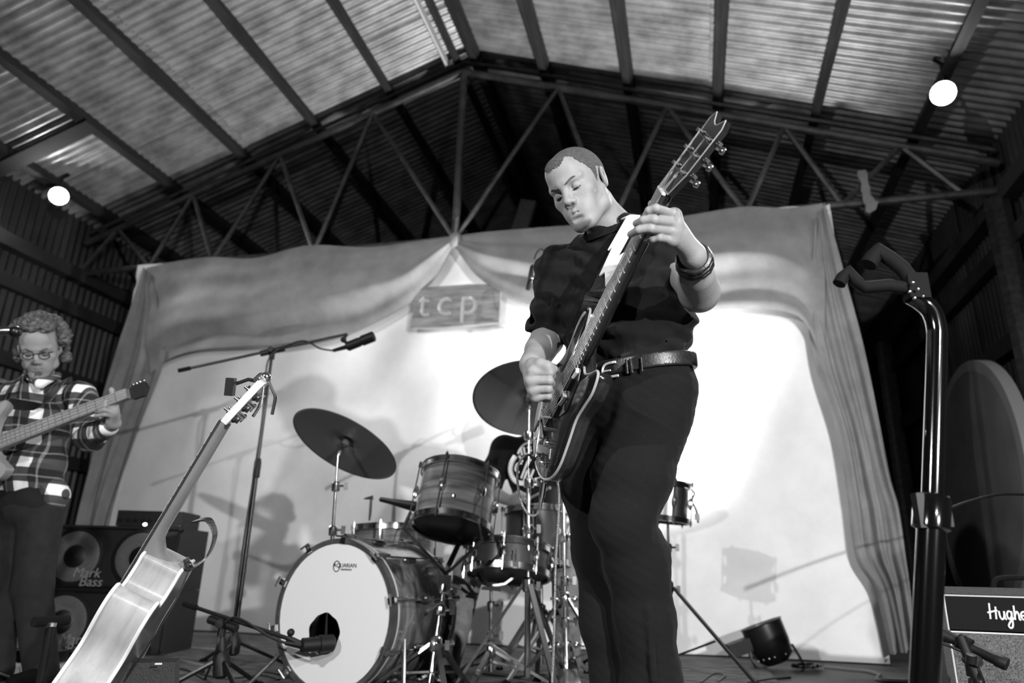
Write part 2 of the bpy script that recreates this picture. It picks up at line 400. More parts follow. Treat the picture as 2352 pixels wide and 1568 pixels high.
bo.data.materials.append(MATS['sign_cut'])
md = bo.modifiers.new('carve', 'BOOLEAN'); md.object = co; md.operation = 'DIFFERENCE'; md.solver = 'EXACT'
try: md.material_mode = 'TRANSFER'
except Exception: pass
dg = bpy.context.evaluated_depsgraph_get(); me = bpy.data.meshes.new_from_object(bo.evaluated_get(dg)); bo.modifiers.clear(); bo.data = me; bpy.data.objects.remove(co)
# ------------------------------------------------------------------ two bare flood lamps under the roof
MEMIT('lamp_glass', 260.)
def flood(px, py, Y, label, aim):
    c = PY(px, py, Y); d = nrm(np.asarray(aim)-c)
    t = thing('flood_lamp', label, 'lamp', c)
    obj('reflector', MB().lathe(c, d, [(.02, -.12), (.05, -.10), (.075, -.02), (.08, .0), (.075, .0), (.03, -.09)], 20), 'black_metal', t)
    obj('bulb', MB().lathe(c, d, [(.0, .012), (.04, .008), (.066, -.004), (.066, -.012), (.0, -.014)], 20), 'lamp_glass', t)
    top = np.array([c[0], c[1]+.05, zr(c[0])-.02]); back = c-d*.1
    obj('bracket', MB().tube([back, np.array([back[0], back[1], top[2]-.02]), top], .012, 6), 'black_metal', t)
flood(135, 450, 4.45, 'glaring round flood lamp under the roof by the left wall', (-1.2, 1.2, 1.2))
flood(2166, 214, 4.4, 'glaring round flood lamp under the roof at right', (-.6, 1.0, 1.2))

for nm_, lo_, ta_, en_, an_ in FLOODS:
    lo_ = np.array(lo_); d = np.array(ta_)-lo_; d[2] = 0; d = nrm(d); sd_ = np.array([-d[1], d[0], 0]); zt = lo_[2]+.3*math.tan(math.radians(12.6))
    t = thing('stage_flood', {'front_flood_right': 'outer stage flood on a pole right of the audience', 'front_flood_right_inner': 'inner stage flood on a pole right of the audience', 'front_flood_left': 'stage flood on a pole left of the audience'}[nm_], 'lamp', [lo_[0], lo_[1], 0])
    obj('added_beam_flag', MB().strip([lo_+d*.3+np.array([0, 0, zt-lo_[2]]), lo_+d*.12+np.array([0, 0, zt-lo_[2]+.16])], .5, .004, sd_), 'black_metal', t, smooth=False)  # added plate out of view, only there to cut the beam's upper edge
    obj('housing', MB().lathe(lo_-d*.02, d, [(.0, -.14), (.09, -.12), (.11, -.02), (.105, -.02), (.08, -.10), (0, -.11)], 20), 'black_metal', t)
    obj('flag_arm', MB().tube([lo_+d*.12+sd_*.11+np.array([0, 0, zt-lo_[2]+.16]), lo_+sd_*.10+np.array([0, 0, .03])], .006, 6), 'black_metal', t)  # arm holding the added plate
    obj('pole', MB().tube([[lo_[0], lo_[1], 0], [*(lo_-d*.08)[:2], lo_[2]-.09]], .018, 8), 'black_metal', t)
# ================================================================== drum kit
M('drum_wood', .42, .32, noise=(3.2, .16), stretch=(1, 1, 14), coat=.5)
M('drum_wood_dark', .34, .32, noise=(2.6, .13), stretch=(14, 14, .5), coat=.5)
M('hoop_wood', .24, .35, noise=(8, .05), coat=.4)
M('inlay', .66, .4)
M('hoop_black', .05, .25, coat=.4)
M('felt', .3, .95)
M('brushed', .5, .35, 1.)
M('smoke', .3, .35, .4)
def rim_pts(r, h, n, A, o, ph=0): return [o+r*(math.cos(2*math.pi*k/n+ph)*A[0]+math.sin(2*math.pi*k/n+ph)*A[1])+h*A[2] for k in range(n)]
def drum(name, label, c, axis, r, depth, mat, nl=8, ph=.2, heads=('drum_head', 'drum_head_dark'), hoop='chrome', lugmat='chrome', group=None, hint=None, mid_lug=True):
    """axis points to the batter side; c = centre"""
    x, y, a = basis(axis, hint); A = (x, y, a); c = np.asarray(c, float); h = depth/2
    t = thing(name, label, 'drum', c, A, group)
    sh = obj('shell', MB().lathe(c, a, [(r, -h), (r+.001, 0), (r, h), (r-.012, h), (r-.012, -h)], 48, closed=True), mat, t)
    for s, hm in ((1, heads[0]), (-1, heads[1])):
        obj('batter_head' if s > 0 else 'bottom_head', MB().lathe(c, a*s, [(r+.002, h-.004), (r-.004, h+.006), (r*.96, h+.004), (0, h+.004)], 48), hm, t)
        hp = obj('hoop', MB().lathe(c, a*s, [(r+.006, h-.012), (r+.013, h-.010), (r+.012, h+.012), (r+.016, h+.014), (r+.016, h+.018), (r+.004, h+.018), (r+.004, h)], 48, closed=True), hoop, t)
        for p in rim_pts(r+.016, h-.002, nl, (x, y, a*s), c, ph if s > 0 else -ph):
            pass
    for k in range(nl):
        an = 2*math.pi*k/nl+ph; d = math.cos(an)*x+math.sin(an)*y; tx = np.cross(a, d)
        p = c+d*(r+.016)
        if mid_lug: obj('lug', MB().ell(p-d*.002, (.012, .013, .032), (tx, d, a), 8, 6).tube([p-d*.018, p], .011, 6), lugmat, t)
        obj('tension_rod', MB().tube([p+a*(h+.03)+d*.004, p-a*(h+.03)+d*.004], .0036, 6).tube([p+a*(h+.002)+d*.004, p+a*(h+.022)+d*.004], .0075, 6).tube([p-a*(h+.002)+d*.004, p-a*(h+.022)+d*.004], .0075, 6), 'chrome', t)
    return t
# ---- bass drum, facing out over the stage
KA = nrm((-math.sin(math.radians(12)), -math.cos(math.radians(12)), 0)); KF = P(768, 1428, 2.97); KF[2] = .292; KR, KD = .27, .43
kx, ky, _ = basis(KA)
kick = thing('bass_drum', 'large wooden bass drum with white front head and round port hole', 'drum', np.array([KF[0], KF[1], 0])-KA*0)
KC = KF-KA*KD/2
obj('shell', MB().lathe(KC, KA, [(KR, -KD/2), (KR, KD/2), (KR-.012, KD/2), (KR-.012, -KD/2)], 64, closed=True), 'drum_wood_dark', kick)
# front head with a real port hole, wobbly cut
hole_c = kx*.0+KF*0
hx = KF+KA*.012; hp_ = []
def on_front(px, py):
    d = ray(px, py); t = ((KF+KA*.012-CAM)@KA)/(d@KA); return CAM+d*t
hole = on_front(744, 1455); hr = .075; n_ = 48
vs = []; 
for k in range(n_):
    an = 2*math.pi*k/n_; d = math.cos(an)*kx+math.sin(an)*ky
    vs.append(hx+d*(KR-.003))
for k in range(n_):
    an = 2*math.pi*k/n_; d = math.cos(an)*kx+math.sin(an)*ky
    vs.append(hole+d*hr*(1+.025*math.sin(5*an)+.02*math.sin(9*an+1)))
fh = obj('front_head', MB().add(vs, [(k, (k+1) % n_, n_+(k+1) % n_, n_+k) for k in range(n_)]), 'drum_head', kick, angle=180)
lg = on_front(774, 1300)
ky_ = ky if ky[2] > 0 else -ky; kx_ = np.cross(ky_, KA)
mb = MB().tube([lg+(math.cos(2*math.pi*k/20)*kx_*.016+math.sin(2*math.pi*k/20)*ky_*.02)+KA*.002 for k in range(20)], .0016, 5, closed=True)
obj('head_logo', text_mb('AQUARIAN', .022, lg+kx_*.04+ky_*.003+KA*.001, kx_, ky_, .0008, mb=mb), 'black_plastic', fh)
obj('head_text', text_mb('DRUMHEADS', .009, lg+kx_*.048-ky_*.012+KA*.001, kx_, ky_, .0008), 'black_plastic', fh)
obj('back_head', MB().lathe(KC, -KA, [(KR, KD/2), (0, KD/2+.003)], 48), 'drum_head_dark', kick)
obj('pillow', MB().ell(KC+np.array([.02, 0, -.17]), (.17, .13, .07)), 'grey_cloth', kick)
for s, nm in ((1, 'front'), (-1, 'back')):
    hp = obj('hoop', MB().lathe(KC, KA*s, [(KR+.003, KD/2-.022), (KR+.016, KD/2-.022), (KR+.016, KD/2+.018), (KR-.002, KD/2+.018), (KR-.002, KD/2+.012), (KR+.003, KD/2+.01)], 64, closed=True), 'hoop_wood', kick)
    obj('inlay', MB().lathe(KC, KA*s, [(KR+.0165, KD/2-.021), (KR+.0175, KD/2-.021), (KR+.0175, KD/2-.011), (KR+.0165, KD/2-.011)], 64, closed=True), 'inlay', hp)
for k in range(10):
    an = 2*math.pi*(k+.35)/10; d = math.cos(an)*kx_+math.sin(an)*ky_; tx = np.cross(KA, d)
    for s in (1, -1):
        e = KC+KA*s*(KD/2)+d*(KR+.02)
        obj('claw', MB().box(e+d*.004, (.022, .012, .05), (tx, d, KA)).box(e+KA*s*.024-d*.006, (.024, .03, .008), (tx, d, KA)).tube([e+d*.01+KA*s*.02, e+d*.01-KA*s*.05], .007, 6), 'chrome', kick)
    p = KC+d*(KR+.024)
    obj('tension_rod', MB().tube([p+KA*(KD/2+.03), p-KA*(KD/2+.03)], .0035, 6).tube([p+KA*(KD/2+.045)-tx*.022, p+KA*(KD/2+.045)+tx*.022], .004, 6), 'chrome', kick)
    obj('lug', MB().ell(KC+d*(KR+.012), (.014, .016, .045), (tx, d, KA), 8, 6), 'chrome_dull', kick)
for s in (1, -1):
    b = KC+KA*.1+kx_*s*KR*.93-ky_*KR*.3
    obj('spur', MB().tube([b, b+KA*.16+kx_*s*.12-ky_*(b[2]-.01)], .008, 8), 'chrome', kick)

# ---- the rest of the drums
VU = np.array([0, 0, 1.])
def lean(fwd, right): return nrm(VU+HD*fwd+RH*right)
TA = nrm(VU*math.cos(.30)+HD*math.sin(.30)+RH*.10)
TC = P(1047, 1150, 3.2)
tom = drum('rack_tom', 'wooden rack tom tilted above the bass drum showing its dark bottom head', TC, TA, .166, .235, 'drum_wood', 6, .55)
obj('badge', MB().ell(TC-HD*.171+RH*.0-VU*.0, (.012, .004, .016)), 'chrome', tom)
FT = P(905, 1240, 3.75); FT[2] -= .13
drum('floor_tom', 'wooden floor tom standing behind the bass drum at left', FT, lean(.03, -.03), .2, .36, 'drum_wood', 8, .1)
ft = bpy.data.objects['floor_tom']
for k in range(3):
    an = 2*math.pi*k/3+.5; d = math.cos(an)*RH+math.sin(an)*HD; b = FT+d*.225
    obj('leg', MB().tube([b+VU*.1, b-VU*(b[2]-.02)], .006, 8).tube([b-VU*(b[2]-.03), b-VU*(b[2]-.0)], .012, 8), 'chrome', ft)
SN = P(1168, 1290, 3.35)
snare = drum('snare_drum', 'shallow metal snare drum seen from below on a basket stand', SN, lean(.22, .05), .178, .10, 'smoke', 8, .1, heads=('drum_head', 'drum_head_dark'))
obj('strainer', MB().box(SN-HD*.19+RH*.03, (.025, .02, .06), (RH, HD, VU)).tube([SN-HD*.2+RH*.03, SN-HD*.215+RH*.03+VU*.05], .004, 6), 'chrome', snare)
T2 = P(1232, 1235, 3.62)
drum('rack_tom', 'grey tom behind the chrome cymbal stand beside the guitarist', T2, lean(.1, -.02), .15, .24, 'smoke', 6, .9)
ST = P(1532, 1153, 3.75)
sd = drum('side_snare', 'small metal drum with hanging snare lever right of the guitarist', ST, lean(-.02, .10), .105, .17, 'brushed', 6, .35, heads=('drum_head', 'drum_head_dark'), hoop='hoop_black')
obj('snare_lever', MB().tube(smoothpath([ST+RH*.12+VU*.07, ST+RH*.145+VU*.05, ST+RH*.13+VU*.01, ST+RH*.15-VU*.04, ST+RH*.155-VU*.1], 4), .005, 6).box(ST+RH*.152-VU*.07, (.02, .015, .03), (RH, HD, VU)), 'black_metal', sd)

# ---- stands
def stand(name, label, base, top, leg_r=.27, tube_r=.0125, cat='stand', mat='chrome', hub=.42, a0=.4, splits=(.45, .75), braced=True, foot='black_rubber', nleg=3):
    base = np.asarray(base, float).copy(); base[2] = 0; top = np.asarray(top, float)
    t = thing(name, label, cat, base); ax = nrm(top-base); L = np.linalg.norm(top-base); zz = [.06]+[s*L for s in splits]+[L]
    for i in range(len(zz)-1):
        obj('tube', MB().tube([base+ax*zz[i], base+ax*zz[i+1]], tube_r*(1-.18*i), 10), mat, t)
        if i:
            q = base+ax*zz[i]; c = obj('clamp', MB().lathe(q, ax, [(tube_r*1.5, -.025), (tube_r*1.7, -.02), (tube_r*1.7, .012), (tube_r*1.2, .018)], 10), mat, t)
            obj('wing_nut', MB().tube([q-RH*.0, q+RH*.035], .006, 6).box(q+RH*.045, (.018, .006, .036), (RH, HD, VU)), mat, c)
    for k in range(nleg):
        an = a0+2*math.pi*k/nleg; d = math.cos(an)*RH+math.sin(an)*HD; f = base+d*leg_r+VU*.015
        hb = base+ax*min(hub, L*.6)
        lg_ = obj('leg', MB().tube([hb+d*.02, f], .010, 8) if not braced else MB().strip([hb+d*.02, f], .022, .012, np.cross(ax, d)).strip([base+ax*.10+d*.01, base+d*leg_r*.55+VU*(.015+(hb[2]-.015)*.42)], .016, .008, np.cross(ax, d)), mat, t, smooth=not braced)
        obj('foot', MB().ell(f, (.02, .014, .016)), foot, lg_)
    obj('hub', MB().lathe(base+ax*min(hub, L*.6), ax, [(tube_r*1.3, -.03), (tube_r*2, -.02), (tube_r*2, .02), (tube_r*1.3, .03)], 10), mat, t)
    return t
def cymbal(name, label, c, nx, nu, nf, r, mat):
    n = nrm(RH*nx+VU*nu+HD*nf); t = thing(name, label, 'cymbal', c, basis(n))
    prof = [(.006, .038)]+[(.05*math.sin(a), .016+.022*math.cos(a)) for a in (.5, .9, 1.3)]+[(r*q, .016*(1-q)**.8) for q in (.3, .5, .7, .85, .95, 1.)]
    prof += [(r, -.0015)]+[(r*q, .016*(1-q)**.8-.0015) for q in (.95, .85, .7, .5, .3)]+[(.05*math.sin(a), .0145+.022*math.cos(a)) for a in (1.3, .9, .5)]+[(.006, .0365)]
    obj('plate', MB().lathe(c, n, prof, 64, closed=True), mat, t, angle=180)
    obj('felt', MB().lathe(c, n, [(.018, .0), (.018, .03), (.006, .03), (.006, .0)], 14, closed=True).lathe(c, n, [(.018, .04), (.018, .055), (.006, .055), (.006, .04)], 14, closed=True), 'felt', t)
    obj('wing_nut', MB().tube([c+n*.0, c+n*.085], .005, 8).ell(c+n*.075, (.012, .012, .012)), 'chrome', t)
    obj('tilter', MB().tube([c+n*.0, c-n*.05], .007, 8).lathe(c, n, [(.012, -.06), (.014, -.05), (.014, -.02), (.008, -.01)], 10), 'chrome', t)
    return c-n*.06
cl = cymbal('crash_cymbal', 'bronze crash cymbal tilted over the left of the drum kit', P(791, 1022, 3.25), .30, .80, .33, .262, 'cymbal')
b = P(748, 1500, 3.3); stand('cymbal_stand', 'chrome stand under the left crash cymbal behind the bass drum', b, cl-VU*.0, .27, .011, splits=(.42, .66, .86))
cr = cymbal('ride_cymbal', 'darker cymbal half hidden behind the guitarist\'s picking hand', P(1216, 918, 3.25), .0, .80, .42, .268, 'cymbal_dark')
b = P(1212, 1500, 3.2); stand('cymbal_stand', 'tall chrome stand rising beside the guitar cable to the darker cymbal', b, cr, .3, .0135, splits=(.35, .55, .72, .9), a0=.9)
# stand carrying the rack tom in its basket, snare stand, two more behind
b = P(985, 1560, 2.95); ts = stand('tom_stand', 'chrome stand holding the rack tom in front of the bass drum', b, P(1024, 1318, 3.08), .25, .0125, hub=.2, splits=(.42, .7, .88), a0=.9)
hubp = P(1024, 1316, 3.08)
for px0, py0, px1, py1 in ((1012, 1305, 926, 1212), (1036, 1308, 1108, 1240)):
    e = P(px1, py1, 3.05)
    obj('basket_arm', MB().strip([hubp, P(px0, py0, 3.06), (P(px0, py0, 3.06)+e)/2, e, e+VU*.05+(TC-e)*.12], .02, .012, HD), 'black_metal', ts, smooth=False)
obj('basket_arm', MB().strip([hubp, hubp+HD*.12+VU*.03, P(1060, 1235, 3.36)], .02, .012, RH), 'black_metal', ts, smooth=False)
obj('tilter_bracket', MB().box(P(1022, 1338, 3.07), (.05, .04, .06), (RH, HD, VU)).tube([P(1022, 1338, 3.06), P(1058, 1350, 3.05)], .006, 6), 'chrome', ts)
obj('wing_nut', MB().tube([P(980, 1404, 3.02), P(1016, 1382, 3.02)], .006, 6), 'chrome', ts)
ba = P(1128, 1540, 3.35); ss = stand('snare_stand', 'chrome basket stand holding the snare drum', ba, P(1128, 1345, 3.35), .26, .011, hub=.14, splits=(.5, .8), a0=.2)
for k in range(3):
    an = 2*math.pi*k/3+.2; d = math.cos(an)*RH+math.sin(an)*HD; q = P(1128, 1345, 3.35)
    obj('basket_arm', MB().strip([q, q+d*.06+VU*.01, q+d*.15+VU*.075, q+d*.17+VU*.1], .018, .010, np.cross(d, VU)), 'chrome', ss, smooth=False)
obj('wing_nut', MB().prism([(-.045, -.004), (.045, -.01), (.04, .008), (0, .014), (-.04, .008)], P(1128, 1352, 3.33), RH, VU, -.004, .004), 'black_metal', ss, smooth=False)
stand('tom_leg_stand', 'black and chrome stand behind the cymbal stand beside the guitarist\'s leg', P(1243, 1540, 3.7), P(1243, 1270, 3.7), .25, .012, hub=.3, splits=(.5, .8))
hh = stand('hi_hat_stand', 'chrome hi-hat stand with folding legs behind the guitarist\'s knee', P(1300, 1545, 3.45), P(1294, 1110, 3.45), .28, .0125, hub=.36, splits=(.3, .5, .72), a0=1.4)
hb = P(1300, 1545, 3.45); hb[2] = 0
obj('pedal', MB().strip([hb-HD*.06+VU*.07, hb-HD*.3+VU*.02], .085, .012, RH).tube([hb-HD*.06+VU*.07, hb+VU*.28], .004, 6).box(hb-HD*.2+VU*.012, (.08, .26, .012), (RH, HD, VU)), 'chrome', hh, smooth=False)
for q, nm in ((P(1294, 1375, 3.45), 0), (P(1297, 1480, 3.45), 1)):
    obj('cross_bracket', MB().tube([q-RH*.06, q+RH*.09], .008, 6).ell(q-RH*.03, .014).ell(q+RH*.01, .014).ell(q+RH*.05, .014), 'chrome', hh)
stand('side_snare_stand', 'thin stand with wing bolt under the small right-hand drum', P(1540, 1490, 3.75), ST-VU*.09, .42, .0105, hub=.42, splits=(.55, .82), a0=5.6, mat='black_metal')
# drum throne and drumstick
tb = P(1235, 1440, 4.1); tb[2] = 0
th = thing('drum_throne', 'round black drum throne under the drummer', 'stool', tb)
obj('seat', MB().lathe(tb, VU, [(.0, .47), (.15, .47), (.165, .5), (.165, .54), (.15, .555), (0, .56)], 28), 'black_vinyl', th)
obj('post', MB().tube([tb+VU*.12, tb+VU*.48], .014, 10), 'chrome', th)
for k in range(3):
    an = 2*math.pi*k/3+.3; d = math.cos(an)*RH+math.sin(an)*HD
    obj('leg', MB().strip([tb+VU*.3+d*.02, tb+d*.26+VU*.012], .022, .012, np.cross(d, VU)), 'chrome', th, smooth=False)
solo('drum_beater', MB().tube([P(1160, 1337, 3.5), P(1215, 1318, 3.5)], .0045, 6).ell((P(1162, 1336, 3.5)), (.022, .012, .010), (RH, HD, VU)), 'black_plastic', 'small black felt beater sticking out beside the snare stand', 'beater')

# ================================================================== microphones
def mic_body(mb, tip, tail, r0, r1, n=16):
    ax = nrm(np.asarray(tail)-tip); L = np.linalg.norm(np.asarray(tail)-tip)
    return mb.lathe(tip, ax, [(0, 0), (r0*.8, .002), (r0, .008), (r0, L*.45), (r0*.82, L*.47), (r0*.82, L*.5), (r1, L*.55), (r1, L*.95), (r1*.6, L), (0, L)], n)
def boom_stand(name, label, base, piv, tail, head, leg=.27, a0=.6):
    base = np.array([base[0], base[1], 0.]); t = thing(name, label, 'mic stand', base); piv = np.asarray(piv, float)
    ax = nrm(piv-base); L = np.linalg.norm(piv-base)
    obj('lower_tube', MB().tube([base+ax*.08, base+ax*L*.62], .0115, 10), 'black_metal', t)
    obj('upper_tube', MB().tube([base+ax*L*.6, piv], .0085, 10), 'black_metal', t)
    obj('clutch', MB().lathe(base+ax*L*.60, ax, [(.012, -.05), (.018, -.045), (.018, .03), (.014, .05)], 12), 'black_plastic', t)
    obj('hub', MB().lathe(base+ax*.11, ax, [(.016, -.05), (.03, -.04), (.032, .02), (.016, .05)], 12), 'black_plastic', t)
    for k in range(3):
        an = a0+2*math.pi*k/3; d = math.cos(an)*RH+math.sin(an)*HD
        lg_ = obj('leg', MB().tube([base+ax*.12+d*.02, base+d*leg+VU*.014], .009, 8), 'black_metal', t)
        obj('foot', MB().tube([base+d*(leg-.03)+VU*.02, base+d*(leg+.01)+VU*.012], .013, 8), 'black_rubber', lg_)
    bx = nrm(np.asarray(head)-tail)
    bm = obj('boom', MB().tube([tail, head], .0075, 10), 'black_metal', t)
    obj('grip', MB().tube([np.asarray(tail)-bx*.002, np.asarray(tail)+bx*.06], .011, 10), 'black_rubber', bm)
    kn = obj('swivel', MB().tube([piv-VU*.045, piv-VU*.0], .016, 10).lathe(piv-HD*.03, HD, [(.0, -.01), (.015, -.009), (.017, 0), (.017, .04), (.014, .05), (0, .05)], 14).tube([piv-bx*.065, piv+bx*.065], .016, 10), 'black_plastic', t)
    return t
b = P(530, 1535, 3.7)
ms = boom_stand('microphone_stand', 'tall black boom microphone stand standing before the backdrop at left', b, P(626, 806, 3.7), P(410, 851, 3.62), P(797, 767, 3.76), .27, .35)
h_ = P(797, 767, 3.76)
mc = thing('microphone', 'black pencil microphone hanging from the tall boom at left', 'microphone', P(828, 780, 3.75))
obj('body', mic_body(MB(), P(861, 771, 3.74), P(795, 797, 3.76), .030, .027), 'black_plastic', mc)
obj('clip', MB().tube([h_, P(789, 780, 3.76), P(800, 792, 3.76)], .010, 8).ell(P(789, 780, 3.76), .017), 'black_plastic', mc)
obj('plug', MB().tube([P(797, 796, 3.76), P(765, 805, 3.76)], [.014, .010], 8), 'black_metal', mc)
solo('microphone_cable', MB().tube(smoothpath([P(765, 805, 3.76), P(735, 800, 3.76), P(710, 786, 3.75), P(690, 783, 3.73), P(660, 793, 3.7), P(640, 802, 3.68), P(615, 830, 3.67), P(608, 900, 3.67), P(600, 980, 3.67), P(583, 1090, 3.67), P(566, 1200, 3.67), P(552, 1300, 3.67), P(540, 1400, 3.67), P(528, 1480, 3.67), PZ(500, 1540, .01), PZ(440, 1530, .01)], 5), .005, 6), 'cable', 'thin black cable running down the tall boom stand', 'cable')
# kick mic on its short boom
b = P(507, 1590, 2.95)
ks = boom_stand('microphone_stand', 'short black boom stand reaching into the bass drum', b, P(512, 1432, 2.95), P(424, 1386, 3.0), P(668, 1468, 2.86), .22, 1.2)
km = thing('microphone', 'fat black microphone poking into the bass drum port hole', 'microphone', P(735, 1480, 2.9))
obj('body', mic_body(MB(), P(768, 1476, 2.93), P(690, 1482, 2.86), .032, .026), 'black_plastic', km)
obj('clip', MB().tube([P(660, 1464, 2.86), P(690, 1478, 2.86)], .011, 8).ell(P(668, 1452, 2.85), .014), 'black_plastic', km)
obj('plug', MB().tube([P(692, 1482, 2.86), P(655, 1476, 2.85)], [.013, .008], 8), 'black_metal', km)
solo('microphone_cable', MB().tube(smoothpath([P(655, 1476, 2.85), P(620, 1462, 2.86), P(585, 1440, 2.88), P(560, 1425, 2.9), P(535, 1418, 2.92), P(510, 1440, 2.93), P(495, 1500, 2.93), PZ(470, 1560, .01)], 5), .005, 6), 'cable', 'black cable looping from the bass drum microphone', 'cable')
# pencil mic over the drums, its stand hidden behind the guitarist
oh = thing('microphone', 'slim overhead microphone pointing down beside the guitarist\'s shoulder', 'microphone', P(1219, 630, 3.9))
obj('body', MB().lathe(P(1212, 666, 3.9), P(1226, 597, 3.9)-P(1212, 666, 3.9), [(0, 0), (.012, .001), (.014, .006), (.014, .05), (.012, .055), (.012, .075), (.015, .08), (.015, .15), (.008, .165), (0, .165)], 14), 'black_plastic', oh)
obj('clip', MB().ell(P(1223, 640, 3.9), .022).tube([P(1223, 640, 3.9), P(1236, 648, 3.92)], .008, 6), 'nickel', oh)
solo('microphone_cable', MB().tube(smoothpath([P(1227, 596, 3.9), P(1232, 582, 3.9), P(1240, 573, 3.9), P(1248, 575, 3.9), P(1253, 590, 3.9), P(1256, 620, 3.92), P(1275, 660, 3.95), P(1330, 690, 3.98), P(1415, 700, 4.0)], 6), .005, 6), 'cable', 'cable arching over the slim overhead microphone', 'cable')
boom_stand('microphone_stand', 'boom stand behind the guitarist carrying the overhead microphone', P(1420, 1500, 4.0), P(1420, 700, 4.0), P(1500, 735, 4.05), P(1232, 646, 3.93), .25, .3)
# tom mic left of the rack tom
tm = thing('microphone', 'black clip-on microphone angled over the floor tom', 'microphone', P(905, 1155, 3.5))
obj('body', MB().lathe(P(962, 1165, 3.35), P(858, 1143, 3.6)-P(962, 1165, 3.35), [(0, 0), (.022, .004), (.024, .04), (.014, .22), (.012, .3), (0, .31)], 12), 'black_plastic', tm)
obj('clip', MB().tube([P(858, 1142, 3.6), P(836, 1145, 3.6)], [.014, .004], 8).tube([P(853, 1142, 3.6), P(849, 1195, 3.62)], .007, 8), 'chrome', tm)
# ================================================================== guitar stand close to the camera at right
GD = 1.3
gs = thing('guitar_stand', 'glossy black upright guitar stand with padded yoke at right', 'guitar stand', [*P(2122, 1568, GD)[:2], 0])
q = [P(a, b_, GD) for a, b_ in ((2126, 1640), (2130, 1568), (2136, 1300), (2140, 1190))]
low = P(2118, 1900, GD); low[2] = .12
obj('lower_tube', MB().tube([low, q[3]], .0236, 20), 'black_gloss', gs)
obj('upper_tube', MB().tube(smoothpath([P(2140, 1200, GD), P(2146, 1000, GD), P(2152, 800, GD), P(2151, 752, GD), P(2140, 716, GD), P(2118, 694, GD), P(2092, 678, GD-.005)], 6), .0183, 20), 'black_gloss', gs)
cl_ = obj('height_clutch', MB().lathe(P(2138, 1212, GD), P(2141, 1140, GD)-P(2138, 1212, GD), [(.025, -.004), (.031, 0), (.031, .052), (.027, .057), (.02, .06)], 20), 'black_gloss', gs)
obj('lever', MB().box(P(2112, 1172, GD-.01), (.014, .019, .06), (RH, HD, VU)).box(P(2164, 1175, GD), (.021, .024, .053), (RH, HD, VU)), 'black_plastic', cl_)
hd = obj('yoke_head', MB().box(P(2102, 660, GD-.01), (.040, .030, .052), (RH, HD, VU)), 'black_rubber', gs)
for a, b_ in ((2097, 649), (2109, 664), (2090, 669), (2120, 680), (2101, 684)): obj('screw', MB().ell(P(a, b_, GD-.034), .0032), 'chrome', hd)
for pts, r in (([(2095, 650), (2072, 618), (2045, 596), (2013, 575), (2005, 590), (1994, 608)], .016), ([(2085, 662), (2040, 655), (1985, 660), (1965, 645), (1946, 622), (1936, 636), (1927, 652)], .0125)):
    pp = [P(a, b_, GD-.01) for a, b_ in pts]
    obj('yoke_arm', MB().tube([pp[0], *pp[1:]], r, 12), 'black_rubber', gs)
for k in range(3):
    an = .5+2*math.pi*k/3; d = math.cos(an)*RH+math.sin(an)*HD
    obj('leg', MB().tube([low+VU*.02, np.array([low[0], low[1], .012])+d*.26], .012, 10), 'black_gloss', gs)
solo('stand_cable', MB().tube(smoothpath([PX(2175, 1170, .9), PX(2230, 1150, 1.1), PX(2300, 1135, 1.3), PX(2400, 1138, 1.6)], 5), .006, 6), 'cable', 'black cable stretched behind the upright guitar stand to the right wall', 'cable')

# ================================================================== combo amplifier at right and its microphone
HA = P(2146, 1350, 2.55); HA[2] = .455
hy = math.radians(18); hX = nrm(RH*math.cos(hy)-HD*math.sin(hy)); hN = nrm(-HD*math.cos(hy)-RH*math.sin(hy)); W_, H_, T_ = .62, .455, .26
amp = thing('guitar_amplifier', 'black guitar combo amplifier with white piping and script logo', 'amplifier', np.array([HA[0], HA[1], 0])+hX*W_/2)
c = HA+hX*W_/2-hN*T_/2-VU*H_/2
M('amp_panel', .03, .7, spec=.15)
M('grille_cloth', .30, .9, noise=(220, .18), bump=(420, .8))
for nm, cc, sz in (('top_panel', VU*(H_/2-.012), (W_, T_, .024)), ('bottom_panel', -VU*(H_/2-.012), (W_, T_, .024)), ('side_panel', -hX*(W_/2-.011), (.022, T_, H_-.05)), ('side_panel', hX*(W_/2-.011), (.022, T_, H_-.05)), ('back_panel', -hN*(T_/2-.02), (W_-.05, .02, H_-.05))):
    obj(nm, MB().box(c+cc, sz, (hX, -hN, VU)), 'black_vinyl', amp, smooth=False)
fr = c+hN*(T_/2-.018)
obj('logo_panel', MB().box(fr+VU*(H_/2-.024-.058), (W_-.05, .012, .108), (hX, -hN, VU)), 'amp_panel', amp, smooth=False)
obj('grille', MB().box(fr-VU*.058, (W_-.05, .010, H_-.17), (hX, -hN, VU)), 'grille_cloth', amp, smooth=False)
def piping(z): return MB().tube([fr-hX*(W_/2-.026)+VU*z+hN*.008, fr+hX*(W_/2-.026)+VU*z+hN*.008], .0028, 6)
for z in (H_/2-.028, H_/2-.143): obj('piping', piping(z), 'ivory', amp)
for s in (-1, 1): obj('piping', MB().tube([fr+hX*s*(W_/2-.026)+VU*(H_/2-.028)+hN*.008, fr+hX*s*(W_/2-.026)-VU*(H_/2-.03)+hN*.008], .0028, 6), 'ivory', amp)
for s in (-1, 1): obj('corner', MB().ell(c+hX*s*(W_/2-.01)+hN*(T_/2-.012)+VU*(H_/2-.01), (.018, .018, .016), None, 8, 6), 'black_plastic', amp)
obj('handle', MB().tube(smoothpath([c+VU*H_/2-hX*.1, c+VU*(H_/2+.03)-hX*.08, c+VU*(H_/2+.035), c+VU*(H_/2+.03)+hX*.08, c+VU*H_/2+hX*.1], 4), .009, 8), 'black_rubber', amp)
